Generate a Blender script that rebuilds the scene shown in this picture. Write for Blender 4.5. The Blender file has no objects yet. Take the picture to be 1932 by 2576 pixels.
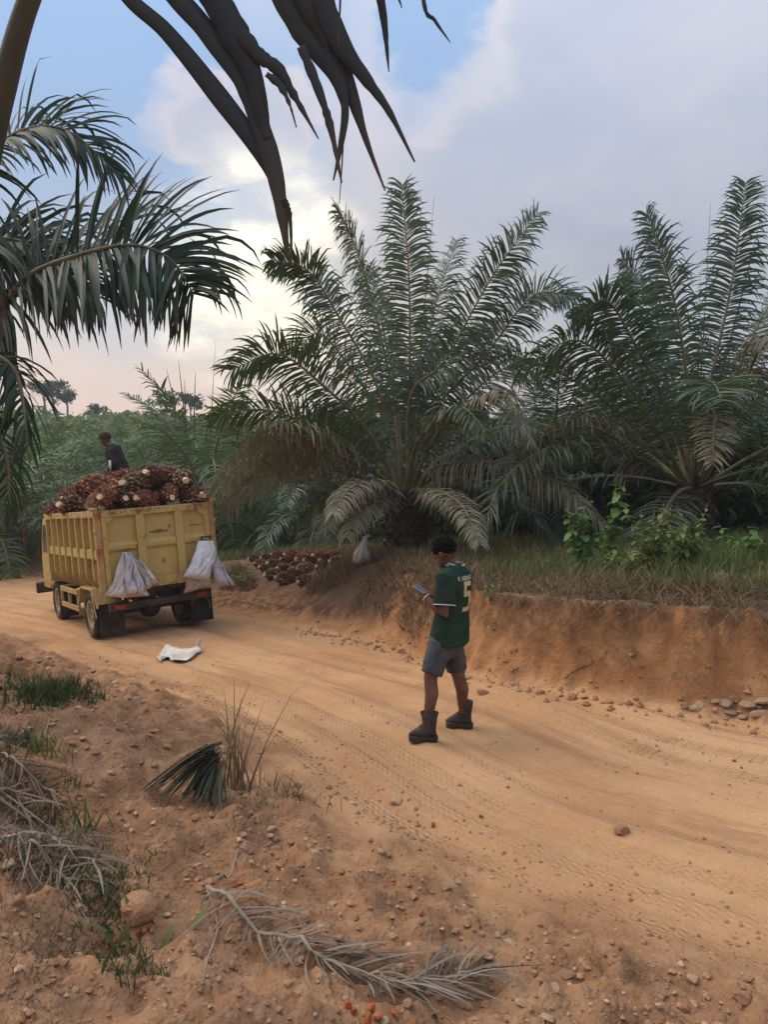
import bpy, bmesh, math, random
import numpy as np
from mathutils import Vector, Matrix, noise as mnoise

# ------------------------------------------------------------------ camera, sky, sun, exposure
S = bpy.context.scene
COL = S.collection
R = math.radians
F, PITCH, CAMZ = 1900.0, R(3.25), 2.2          # focal length in photo pixels (1932 x 2576), camera pitch and height
cam_d = bpy.data.cameras.new('camera'); cam = bpy.data.objects.new('camera', cam_d); COL.objects.link(cam)
cam_d.sensor_fit = 'VERTICAL'; cam_d.sensor_height = 36.0; cam_d.lens = F / 2576 * 36.0
cam_d.clip_start = 0.05; cam_d.clip_end = 3000
cam.location = (0, 0, CAMZ); cam.rotation_euler = (R(90) - PITCH, 0, 0)
S.camera = cam

SUN_AZ, SUN_EL = R(-70), R(48)                  # azimuth from the viewing direction (left negative)
w = bpy.data.worlds.new('World'); S.world = w; w.use_nodes = True
nt = w.node_tree; nt.nodes.clear()
def N(tree, typ, **kw):
    n = tree.nodes.new(typ)
    for k, v in kw.items():
        if k.startswith('i_'):
            key = k[2:]; n.inputs[int(key) if key.isdigit() else key.replace('_', ' ')].default_value = v
        else: setattr(n, k, v)
    return n
def L(tree, a, b): tree.links.new(a, b)
def math_(tree, op, a, b=None, c=None, clamp=False):
    n = tree.nodes.new('ShaderNodeMath'); n.operation = op; n.use_clamp = clamp
    for i, x in enumerate((a, b, c)):
        if x is None: continue
        if isinstance(x, (int, float)): n.inputs[i].default_value = x
        else: tree.links.new(x, n.inputs[i])
    return n.outputs[0]
def mixc(tree, fac, a, b, blend='MIX'):
    n = tree.nodes.new('ShaderNodeMix'); n.data_type = 'RGBA'; n.blend_type = blend
    for i, x in ((0, fac), (6, a), (7, b)):
        if isinstance(x, (int, float)): n.inputs[i].default_value = x
        elif isinstance(x, tuple): n.inputs[i].default_value = (x[0], x[1], x[2], 1)
        else: tree.links.new(x, n.inputs[i])
    return n.outputs[2]
def mapr(tree, x, a, b, c=0.0, d=1.0, smooth=True):
    n = tree.nodes.new('ShaderNodeMapRange'); n.interpolation_type = 'SMOOTHSTEP' if smooth else 'LINEAR'
    tree.links.new(x, n.inputs[0])
    for i, v in zip((1, 2, 3, 4), (a, b, c, d)): n.inputs[i].default_value = v
    return n.outputs[0]
def pdir(u, v):                                  # photo pixel -> unit direction
    xc, yc = (u - 966) / F, (1288 - v) / F
    d = Vector((xc, math.cos(PITCH) + yc * math.sin(PITCH), -math.sin(PITCH) + yc * math.cos(PITCH)))
    return d.normalized()
def make_world():
    t = nt
    out = N(t, 'ShaderNodeOutputWorld'); bg = N(t, 'ShaderNodeBackground'); bg.inputs[1].default_value = 0.1
    sky = N(t, 'ShaderNodeTexSky', sky_type='NISHITA', sun_disc=False)
    sky.sun_elevation = SUN_EL; sky.sun_rotation = SUN_AZ; sky.altitude = 50
    sky.air_density = 1.0; sky.dust_density = 1.2; sky.ozone_density = 1.0
    tc = N(t, 'ShaderNodeTexCoord'); sep = N(t, 'ShaderNodeSeparateXYZ'); L(t, tc.outputs['Generated'], sep.inputs[0])
    x, y, z = sep.outputs
    def dot(v):
        n = N(t, 'ShaderNodeVectorMath', operation='DOT_PRODUCT'); L(t, tc.outputs['Generated'], n.inputs[0])
        n.inputs[1].default_value = v; return n.outputs['Value']
    den = math_(t, 'ADD', math_(t, 'MAXIMUM', z, 0.0), 0.22)
    cx, cy = math_(t, 'DIVIDE', x, den), math_(t, 'DIVIDE', y, den)
    cv = N(t, 'ShaderNodeCombineXYZ'); L(t, cx, cv.inputs[0]); L(t, cy, cv.inputs[1])
    n1 = N(t, 'ShaderNodeTexNoise', i_Scale=0.85, i_Detail=5.0, i_Roughness=0.5); L(t, cv.outputs[0], n1.inputs['Vector'])
    n2 = N(t, 'ShaderNodeTexNoise', i_Scale=2.6, i_Detail=6.0, i_Roughness=0.55); L(t, cv.outputs[0], n2.inputs['Vector'])
    n3 = N(t, 'ShaderNodeTexNoise', i_Scale=3.2, i_Detail=4.0, i_Roughness=0.5, i_Distortion=0.4); L(t, tc.outputs['Generated'], n3.inputs['Vector'])
    dens = math_(t, 'ADD', math_(t, 'MULTIPLY', n1.outputs[0], 0.75), math_(t, 'MULTIPLY', n3.outputs[0], 0.28))
    wob = math_(t, 'MULTIPLY', math_(t, 'SUBTRACT', n2.outputs[0], 0.5), 0.10)
    # cloud banks: the broad overcast to the right and the small cumulus on the left, gaps of blue top left and upper middle
    def blob(u, v, c0, c1, amt):
        d = math_(t, 'ADD', dot(pdir(u, v)), math_(t, 'MULTIPLY', wob, 0.25))
        return math_(t, 'MULTIPLY', mapr(t, d, math.cos(R(c0)), math.cos(R(c1))), amt)
    for a in ((1750, 250, 22, 10, 0.22), (1500, 640, 24, 8, 0.2), (520, 330, 5.5, 3.2, 0.34), (600, 300, 5, 2.5, 0.3),
              (200, 250, 13, 4, -0.2), (1140, 160, 6, 1.5, -0.3), (1090, 70, 4, 1, -0.15), (330, 640, 9, 4, -0.14), (760, 760, 9, 3, 0.15), (120, 40, 10, 3, -0.1)):
        dens = math_(t, 'ADD', dens, blob(*a))
    dens = math_(t, 'ADD', dens, wob)
    dens = math_(t, 'ADD', dens, mapr(t, z, 0.30, 0.02, 0, 0.12))
    mask = mapr(t, dens, 0.39, 0.72)
    thick = mapr(t, dens, 0.5, 0.95)
    blue = mixc(t, 0.72, mixc(t, 1.0, sky.outputs[0], (0.36, 0.43, 0.52), 'MULTIPLY'), (2.1, 3.0, 4.4))
    ccol = mixc(t, thick, (3.5, 3.4, 3.75), (2.45, 2.75, 3.5))
    ccol = mixc(t, mapr(t, n2.outputs[0], 0.35, 0.7, 0, 0.35), ccol, (4.1, 3.85, 3.9))
    col = mixc(t, mask, blue, ccol)
    # overcast skies brighten towards the zenith
    hz = N(t, 'ShaderNodeCombineXYZ')
    # warm light low in the sky where the sun stands behind the cloud
    lowf = math_(t, 'POWER', math_(t, 'SUBTRACT', 1.0, math_(t, 'MINIMUM', math_(t, 'MULTIPLY', math_(t, 'MAXIMUM', z, 0.0), 2.1), 1.0)), 1.8)
    az = mapr(t, dot(Vector((math.sin(R(-16)), math.cos(R(-16)), 0))), 0.80, 1.0, 0.12, 1.0)
    warm = mixc(t, mapr(t, z, 0.03, 0.26), (6.3, 4.45, 3.6), (7.8, 6.8, 5.1))
    streak = mapr(t, n3.outputs[0], 0.32, 0.62, 0.75, 1.0)
    col = mixc(t, math_(t, 'MULTIPLY', math_(t, 'MULTIPLY', lowf, az), streak, clamp=True), col, warm)
    g1 = mapr(t, math_(t, 'ADD', dot(pdir(640, 690)), math_(t, 'MULTIPLY', wob, 0.12)), math.cos(R(9.5)), math.cos(R(0.2)), 0, 0.85)
    col = mixc(t, math_(t, 'MULTIPLY', g1, mapr(t, n2.outputs[0], 0.38, 0.58, 0.25, 1.0)), col, (9.6, 8.8, 7.0))
    zen = mapr(t, z, 0.25, 1.0, 1.0, 2.3, smooth=False)
    zc = N(t, 'ShaderNodeCombineXYZ'); [L(t, zen, zc.inputs[i]) for i in range(3)]
    col = mixc(t, 1.0, col, zc.outputs[0], 'MULTIPLY')
    L(t, col, bg.inputs[0]); L(t, bg.outputs[0], out.inputs[0])
make_world()
sun_d = bpy.data.lights.new('sun', 'SUN'); sun = bpy.data.objects.new('sun', sun_d); COL.objects.link(sun)
sun_d.energy = 1.5; sun_d.angle = R(50); sun_d.color = (1.0, 0.86, 0.68)
sd = Vector((math.sin(SUN_AZ) * math.cos(SUN_EL), math.cos(SUN_AZ) * math.cos(SUN_EL), math.sin(SUN_EL)))
sun.rotation_euler = sd.to_track_quat('Z', 'Y').to_euler()
S.view_settings.view_transform = 'Standard'; S.view_settings.look = 'None'
S.view_settings.exposure = 0.66; S.view_settings.gamma = 1.0; S.view_settings.use_curve_mapping = False
S.cycles.use_denoising = True
S.cycles.max_bounces = 6; S.cycles.transparent_max_bounces = 8; S.cycles.volume_bounces = 1
rng = np.random.default_rng(7); rnd = random.Random(7)

# ------------------------------------------------------------------ helpers
def hash2(ix, iy, seed):
    h = (ix.astype(np.int64) * 374761393 + iy.astype(np.int64) * 668265263 + seed * 1442695041) & 0xFFFFFFFF
    h = ((h ^ (h >> 13)) * 1274126177) & 0xFFFFFFFF
    return ((h ^ (h >> 16)) & 0xFFFFFF) / float(0xFFFFFF)
def vnoise(x, y, seed=0):                        # gradient noise, about -1..1
    x = np.asarray(x, float); y = np.asarray(y, float)
    ix, iy = np.floor(x), np.floor(y); fx, fy = x - ix, y - iy
    u, v = fx * fx * fx * (fx * (fx * 6 - 15) + 10), fy * fy * fy * (fy * (fy * 6 - 15) + 10)
    def g(dx, dy):
        a = hash2(ix + dx, iy + dy, seed) * 2 * np.pi
        return np.cos(a) * (fx - dx) + np.sin(a) * (fy - dy)
    return 1.5 * ((g(0, 0) * (1 - u) + g(1, 0) * u) * (1 - v) + (g(0, 1) * (1 - u) + g(1, 1) * u) * v)
def fbm(x, y, sc, oct=4, seed=0, gain=0.5):
    s = 0.0; a = 1.0
    for o in range(oct):
        s = s + a * vnoise(np.asarray(x) * sc, np.asarray(y) * sc, seed + o * 17); sc *= 2.03; a *= gain
    return s
def sstep(a, b, x):
    t = np.clip((x - a) / (b - a), 0, 1); return t * t * (3 - 2 * t)
def at(u, v, y):                                 # point seen at a photo pixel, at world depth y
    d = pdir(u, v); return Vector((d.x / d.y * y, y, CAMZ + d.z / d.y * y))
def atd(u, v, y): return at(u * 1932 / 1659, v * 2576 / 2212, y)
def catmull(pts, n):
    P = [np.array(p, float) for p in pts]; P = [2 * P[0] - P[1]] + P + [2 * P[-1] - P[-2]]
    out = []; m = len(P) - 3
    for k in range(n):
        t = k / (n - 1) * m; i = min(int(t), m - 1); f = t - i
        a, b, c, d = P[i:i + 4]
        out.append(0.5 * (2 * b + (c - a) * f + (2 * a - 5 * b + 4 * c - d) * f * f + (3 * b - a - 3 * c + d) * f ** 3))
    return np.array(out)
def setprops(o, label=None, cat=None, group=None, kind=None):
    if label: o['label'] = label
    if cat: o['category'] = cat
    if group: o['group'] = group
    if kind: o['kind'] = kind
    return o
def empty(name, loc=(0, 0, 0), label=None, cat=None, group=None, parent=None):
    o = bpy.data.objects.new(name, None); COL.objects.link(o); o.location = loc; o.empty_display_size = 0.1
    o.parent = parent
    return setprops(o, label, cat, group)
def link(name, me, mat, parent=None):
    o = bpy.data.objects.new(name, me); COL.objects.link(o); o.parent = parent
    if mat is not None and len(me.materials) == 0: me.materials.append(mat)
    return o
def np_mesh(name, V, Q=None, T=None, smooth=True, attrs=None):
    me = bpy.data.meshes.new(name); V = np.ascontiguousarray(V, np.float32).reshape(-1, 3)
    me.vertices.add(len(V)); me.vertices.foreach_set('co', V.ravel())
    idx, st, k = [], [], 0
    for A, c in ((Q, 4), (T, 3)):
        if A is None or len(A) == 0: continue
        A = np.asarray(A, np.int32); idx.append(A.ravel()); st.append(k + np.arange(len(A)) * c); k += A.size
    idx = np.concatenate(idx); st = np.concatenate(st).astype(np.int32)
    me.loops.add(len(idx)); me.loops.foreach_set('vertex_index', idx)
    me.polygons.add(len(st)); me.polygons.foreach_set('loop_start', st)
    me.polygons.foreach_set('use_smooth', np.full(len(st), smooth))
    for kx, a in (attrs or {}).items():
        at_ = me.attributes.new(kx, 'FLOAT', 'POINT'); at_.data.foreach_set('value', np.ascontiguousarray(a, np.float32).ravel())
    me.update(calc_edges=True)
    return me
class MB:
    def __init__(s): s.v = []; s.f = []
    def add(s, V, Fs):
        k = len(s.v); s.v += [tuple(p) for p in V]; s.f += [tuple(i + k for i in q) for q in Fs]; return s
    def box(s, x0, x1, y0, y1, z0, z1, M=None):
        V = [Vector((x, y, z)) for z in (z0, z1) for y in (y0, y1) for x in (x0, x1)]
        if M is not None: V = [M @ p for p in V]
        return s.add(V, [(0, 2, 3, 1), (4, 5, 7, 6), (0, 1, 5, 4), (2, 6, 7, 3), (0, 4, 6, 2), (1, 3, 7, 5)])
    def prism(s, poly, axis, a, b):              # polygon in the two other axes, extruded a..b along axis
        def mk(p, t):
            q = [p[0], p[1]]; q.insert(axis, t); return Vector(q)
        n = len(poly); V = [mk(p, a) for p in poly] + [mk(p, b) for p in poly]
        return s.add(V, [tuple(range(n))[::-1], tuple(range(n, 2 * n))] + [(i, (i + 1) % n, n + (i + 1) % n, n + i) for i in range(n)])
    def bar(s, a, b, wd, up=(0, 0, 1), ht=None):
        a, b = Vector(a), Vector(b); d = (b - a).normalized(); up = Vector(up)
        x = d.cross(up); x = x.normalized() if x.length > 1e-5 else Vector((1, 0, 0)); y = x.cross(d)
        h = (ht or wd) / 2; q = wd / 2
        V = [p + x * i * q + y * j * h for p in (a, b) for i, j in ((-1, -1), (1, -1), (1, 1), (-1, 1))]
        return s.add(V, [(0, 1, 2, 3), (7, 6, 5, 4), (0, 4, 5, 1), (1, 5, 6, 2), (2, 6, 7, 3), (3, 7, 4, 0)])
    def tube(s, pts, rad, n=8, hint=None, caps=True):
        P = [Vector(p) for p in pts]; m = len(P); rad = rad if hasattr(rad, '__len__') else [rad] * m
        k = len(s.v); X = None
        for i in range(m):
            T = (P[min(i + 1, m - 1)] - P[max(i - 1, 0)]).normalized()
            if X is None:
                h = Vector(hint) if hint else (Vector((0, 0, 1)) if abs(T.z) < .9 else Vector((1, 0, 0)))
                X = T.cross(h).normalized()
            X = (X - T * X.dot(T)).normalized(); Y = T.cross(X)
            r = rad[i]; rx, ry = r if hasattr(r, '__len__') else (r, r)
            for j in range(n):
                a = 2 * math.pi * j / n; s.v.append(tuple(P[i] + X * math.cos(a) * rx + Y * math.sin(a) * ry))
        for i in range(m - 1):
            for j in range(n):
                s.f.append((k + i * n + j, k + i * n + (j + 1) % n, k + (i + 1) * n + (j + 1) % n, k + (i + 1) * n + j))
        if caps:
            s.f.append(tuple(k + j for j in range(n))[::-1]); s.f.append(tuple(k + (m - 1) * n + j for j in range(n)))
        return s
    def loft(s, rings, n=20):                    # rings: (centre, X half-axis vector, Y half-axis vector)
        k = len(s.v); m = len(rings)
        for c, X, Y in rings:
            c, X, Y = Vector(c), Vector(X), Vector(Y)
            for j in range(n):
                a = 2 * math.pi * j / n; s.v.append(tuple(c + X * math.cos(a) + Y * math.sin(a)))
        for i in range(m - 1):
            for j in range(n):
                s.f.append((k + i * n + j, k + i * n + (j + 1) % n, k + (i + 1) * n + (j + 1) % n, k + (i + 1) * n + j))
        s.f.append(tuple(k + j for j in range(n))[::-1]); s.f.append(tuple(k + (m - 1) * n + j for j in range(n)))
        return s
    def lathe(s, prof, n=28, axis=0, c=(0, 0, 0)):   # prof: (r, t) closed loop about an axis
        k = len(s.v); m = len(prof); c = Vector(c)
        for j in range(n):
            a = 2 * math.pi * j / n
            for r, t in prof:
                q = [r * math.cos(a), r * math.sin(a)]; q.insert(axis, t); s.v.append(tuple(c + Vector(q)))
        for j in range(n):
            for i in range(m):
                s.f.append((k + j * m + i, k + j * m + (i + 1) % m, k + ((j + 1) % n) * m + (i + 1) % m, k + ((j + 1) % n) * m + i))
        return s
    def ball(s, c, r, n=12, m=8, M=None):
        c = Vector(c); r = r if hasattr(r, '__len__') else (r, r, r); k = len(s.v)
        for i in range(m + 1):
            th = math.pi * i / m
            for j in range(n):
                a = 2 * math.pi * j / n
                p = Vector((r[0] * math.sin(th) * math.cos(a), r[1] * math.sin(th) * math.sin(a), r[2] * math.cos(th)))
                s.v.append(tuple(c + (M @ p if M is not None else p)))
        for i in range(m):
            for j in range(n):
                s.f.append((k + i * n + j, k + (i + 1) * n + j, k + (i + 1) * n + (j + 1) % n, k + i * n + (j + 1) % n))
        return s
    def mesh(s, name='m', smooth=False, off=None):
        me = bpy.data.meshes.new(name)
        V = s.v if off is None else [(a - off[0], b - off[1], c - off[2]) for a, b, c in s.v]
        me.from_pydata(V, [], s.f); me.update()
        if smooth: me.polygons.foreach_set('use_smooth', [True] * len(me.polygons))
        bm = bmesh.new(); bm.from_mesh(me); bmesh.ops.remove_doubles(bm, verts=bm.verts, dist=1e-6)
        bmesh.ops.recalc_face_normals(bm, faces=bm.faces); bm.to_mesh(me); bm.free()
        return me
    def build(s, name, mat, parent=None, smooth=False, off=None, bevel=0):
        o = link(name, s.mesh(name, smooth, off), mat, parent)
        if bevel:
            b = o.modifiers.new('bevel', 'BEVEL'); b.width = bevel; b.segments = 2; b.limit_method = 'ANGLE'
        return o
def remesh(o, vox, it=6, fac=0.5):
    m = o.modifiers.new('remesh', 'REMESH'); m.mode = 'VOXEL'; m.voxel_size = vox; m.use_smooth_shade = True
    s_ = o.modifiers.new('smooth', 'SMOOTH'); s_.iterations = it; s_.factor = fac
def ribbons(C, W, fold=0.0, Nv=None):
    # C (n,k,3) centre lines, W (n,k,3) half-width vectors; returns verts and quads; with fold a mid rib is lowered
    n, k, _ = C.shape
    if fold and Nv is not None:
        V = np.stack([C - W, C - Nv * fold * np.linalg.norm(W, axis=-1, keepdims=True), C + W], 2); c = 3
    else: V = np.stack([C - W, C + W], 2); c = 2
    base = (np.arange(n)[:, None, None] * k + np.arange(k - 1)[None, :, None]) * c + np.arange(c - 1)[None, None, :]
    Q = np.stack([base, base + 1, base + c + 1, base + c], -1).reshape(-1, 4)
    return V.reshape(-1, 3), Q, c

# ------------------------------------------------------------------ materials
def principled(name, rough=0.8, spec=0.3):
    m = bpy.data.materials.new(name); m.use_nodes = True; t = m.node_tree
    b = t.nodes['Principled BSDF']; b.inputs['Roughness'].default_value = rough; b.inputs['Specular IOR Level'].default_value = spec
    return m, t, b
def noise(t, scale, detail=4.0, rough=0.55, coord='Object', dist=0.0, vec=None, stretch=None):
    n = N(t, 'ShaderNodeTexNoise', i_Scale=scale, i_Detail=detail, i_Roughness=rough, i_Distortion=dist)
    if vec is None:
        tc = N(t, 'ShaderNodeTexCoord'); vec = tc.outputs[coord]
    if stretch:
        mp = N(t, 'ShaderNodeMapping'); mp.inputs['Scale'].default_value = stretch; L(t, vec, mp.inputs[0]); vec = mp.outputs[0]
    L(t, vec, n.inputs['Vector']); return n.outputs[0]
def bump(t, b, h, strength=0.5, dist=0.02):
    n = N(t, 'ShaderNodeBump', i_Strength=strength, i_Distance=dist); L(t, h, n.inputs['Height']); L(t, n.outputs[0], b.inputs['Normal']); return n
def simple(name, c1, c2, scale=8, rough=0.8, spec=0.3, bmp=0.0, lo=0.35, hi=0.65, dirt=None, dlo=.5, dhi=.75, dscale=3, metal=0):
    m, t, b = principled(name, rough, spec); nz = noise(t, scale)
    c = mixc(t, mapr(t, nz, lo, hi), c1, c2)
    if dirt: c = mixc(t, mapr(t, noise(t, dscale, 8, .65), dlo, dhi), c, dirt)
    L(t, c, b.inputs['Base Color']); b.inputs['Metallic'].default_value = metal
    if bmp: bump(t, b, noise(t, scale * 4), bmp, 0.01)
    return m
def leafmat(name, c1, c2, tip=None, rough=0.5, spec=0.35, trans=0.25, patch=None, veins=False):
    m, t, b = principled(name, rough, spec)
    a = N(t, 'ShaderNodeAttribute', attribute_name='rnd'); oi = N(t, 'ShaderNodeObjectInfo')
    f = math_(t, 'ADD', math_(t, 'MULTIPLY', a.outputs['Fac'], 0.7), math_(t, 'MULTIPLY', oi.outputs['Random'], 0.3))
    c = mixc(t, f, c1, c2)
    if patch: c = mixc(t, mapr(t, noise(t, 1.2, 3), .5, .7, 0, .8), c, patch)
    if tip:
        al = N(t, 'ShaderNodeAttribute', attribute_name='along')
        c = mixc(t, mapr(t, math_(t, 'ADD', al.outputs['Fac'], math_(t, 'MULTIPLY', a.outputs['Fac'], 0.35)), 0.85, 1.25, 0, .9), c, tip)
    if veins:
        ac = N(t, 'ShaderNodeAttribute', attribute_name='across').outputs['Fac']; vn = math_(t, 'SINE', math_(t, 'MULTIPLY', ac, 38.0))
        c = mixc(t, mapr(t, vn, .2, 1, 0, .45), c, (.09, .10, .075)); bump(t, b, math_(t, 'ADD', vn, math_(t, 'MULTIPLY', noise(t, 30, 4), 2.0)), .5, .003)
    L(t, c, b.inputs['Base Color'])
    out = t.nodes['Material Output']; tr = N(t, 'ShaderNodeBsdfTranslucent'); L(t, mixc(t, 1.0, c, (1.0, 1.1, .5), 'MULTIPLY'), tr.inputs[0])
    mx = N(t, 'ShaderNodeMixShader'); mx.inputs[0].default_value = trans
    L(t, b.outputs[0], mx.inputs[1]); L(t, tr.outputs[0], mx.inputs[2]); L(t, mx.outputs[0], out.inputs[0])
    return m
M = {}
M['leaf'] = leafmat('palm_leaf', (0.045, 0.078, 0.032), (0.125, 0.165, 0.075), tip=(0.20, 0.15, 0.08), rough=.4, spec=.5)
M['leaf_blue'] = leafmat('palm_leaf_cool', (0.036, 0.068, 0.034), (0.11, 0.15, 0.078), rough=.38, spec=.5)
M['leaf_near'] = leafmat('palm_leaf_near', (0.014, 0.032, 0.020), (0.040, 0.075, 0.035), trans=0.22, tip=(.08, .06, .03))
M['leaf_over_hazed'] = leafmat('overhead_leaf_hazed', (0.060, 0.070, 0.074), (0.085, 0.098, 0.100), trans=0.3, tip=(.15, .12, .085), rough=.6)  # lens haze is mixed into the leaf colour: paler and bluer
M['leaf_dusty'] = leafmat('palm_leaf_dusty', (0.14, 0.125, 0.08), (0.27, 0.235, 0.155), tip=(0.30, 0.22, 0.13), trans=0.12, rough=.8)
M['leaf_far'] = leafmat('palm_leaf_far', (0.05, 0.095, 0.035), (0.15, 0.20, 0.08))
M['leaf_dry'] = leafmat('palm_leaf_dry', (0.115, 0.085, 0.058), (0.33, 0.26, 0.19), trans=0.05, rough=.85, spec=.15)
M['leaf_dead'] = leafmat('dead_leaf', (0.12, 0.07, 0.04), (0.27, 0.17, 0.09), trans=0.08, rough=.85, spec=.15)
M['leaf_bright'] = leafmat('broad_leaf', (0.09, 0.19, 0.045), (0.22, 0.31, 0.08), trans=.3)
M['leaf_yellow'] = leafmat('broad_leaf_yellow', (0.15, 0.20, 0.045), (0.36, 0.36, 0.12), trans=.3)
M['leaf_cut'] = leafmat('cut_leaf', (0.026, 0.034, 0.020), (0.075, 0.078, 0.048), trans=.1, rough=.75, spec=.2)
M['weed'] = leafmat('weed', (0.035, 0.055, 0.02), (0.12, 0.135, 0.055), trans=.2, rough=.75, spec=.2)
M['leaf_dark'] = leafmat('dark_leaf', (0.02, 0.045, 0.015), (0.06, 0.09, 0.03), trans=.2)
M['grass'] = leafmat('grass', (0.06, 0.095, 0.024), (0.20, 0.22, 0.075), trans=.25, rough=.7)
M['grass_dry'] = leafmat('dry_grass', (0.10, 0.060, 0.034), (0.34, 0.235, 0.14), trans=.15, rough=.85, spec=.15)
M['scrub'] = leafmat('scrub', (0.055, 0.12, 0.03), (0.22, 0.27, 0.085), trans=.3, rough=.7)
M['rachis'] = simple('rachis', (0.11, 0.10, 0.045), (0.22, 0.17, 0.085), 6, .6)
M['rachis_dark'] = simple('rachis_dark', (0.05, 0.05, 0.03), (0.09, 0.075, 0.045), 6, .6)
M['rachis_dry'] = simple('rachis_dry', (0.20, 0.155, 0.11), (0.31, 0.25, 0.185), 9, .85)
M['trunk'] = simple('trunk', (0.035, 0.025, 0.018), (0.10, 0.065, 0.045), 9, .95, .1, .6)
M['bark'] = simple('bark', (0.16, 0.14, 0.12), (0.30, 0.26, 0.22), 5, .9, .1, .4)

# ------------------------------------------------------------------ the lie of the land
RD = np.array([-0.55, 0.835])
QK = [-40, -10, 1.7, 5, 13.5, 16.4, 22, 30, 60, 300]; ZK = [1.6, .55, .13, 0, -.645, -.83, -1.12, -1.35, -1.6, -1.6]
def zroad(x, y):
    q = x * RD[0] + y * RD[1]; lat = x * RD[1] - y * RD[0]   # lat grows to the right of the road direction
    latc = -4.23 * RD[1] - 13.43 * RD[0]
    z = np.interp(q, QK, ZK) + 0.054 * np.clip(lat - latc, -2.2, 2.2) * sstep(9, 12.5, q) * (1 - sstep(18, 24, q))
    return z
def road_px(u, v):
    d = pdir(u, v); s_ = 5.0
    for _ in range(40):
        z = float(zroad(np.array(d.x * s_), np.array(d.y * s_))); s_ = 0.5 * s_ + 0.5 * (z - CAMZ) / d.z
    return (d.x * s_, d.y * s_)
far_px = [(1932, 1812), (1700, 1790), (1500, 1758), (1350, 1730), (1200, 1698), (1050, 1655), (930, 1618), (780, 1580), (640, 1556), (540, 1540)]
near_px = [(1932, 2480), (1400, 2290), (1000, 2110), (800, 1960), (640, 1840), (480, 1755), (300, 1690), (120, 1632), (0, 1590)]
far_pts = [(40, -9), (14, 1.2), (6.4, 4.9)] + [road_px(*p) for p in far_px] + [(-6.6, 18.5), (-10, 22.3), (-15, 26), (-24, 30), (-60, 42)]
near_pts = [(40, -18), (12, -3.5), (4.4, .9), (2.6, 2.1)] + [road_px(*p) for p in near_px] + [(-11.5, 18), (-18, 22), (-26, 25.2), (-60, 36)]
FARL, NEARL = catmull(far_pts, 90), catmull(near_pts, 90)
def pldist(x, y, PL):
    """signed distance (positive right of travel) and arc length along a polyline"""
    x = np.asarray(x, float).ravel(); y = np.asarray(y, float).ravel()
    A, B = PL[:-1], PL[1:]; dv = B - A; ln = np.linalg.norm(dv, axis=1); arc = np.concatenate([[0], np.cumsum(ln)])
    best = np.full(x.shape, 1e9); sd_ = np.zeros_like(best); sa = np.zeros_like(best)
    for i in range(len(A)):
        px, py = x - A[i, 0], y - A[i, 1]
        t = np.clip((px * dv[i, 0] + py * dv[i, 1]) / ln[i] ** 2, 0, 1)
        ex, ey = px - t * dv[i, 0], py - t * dv[i, 1]; d2 = ex * ex + ey * ey
        m = d2 < best; best[m] = d2[m]
        cr = dv[i, 0] * py - dv[i, 1] * px
        sd_[m] = np.where(cr[m] < 0, 1, -1) * np.sqrt(d2[m]); sa[m] = arc[i] + t[m] * ln[i]
    return sd_, sa
HOLLOWS = [(150, 1760, .8, .28), (300, 2395, .16, .12), (90, 2080, .35, .14), (560, 2060, .35, .07)]
HOLL = []
for u, v, r, dp in HOLLOWS:
    p = road_px(u, v); HOLL.append((p[0] * .78 if v > 1900 else p[0], p[1] * .78 if v > 1900 else p[1], r, dp))
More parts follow.
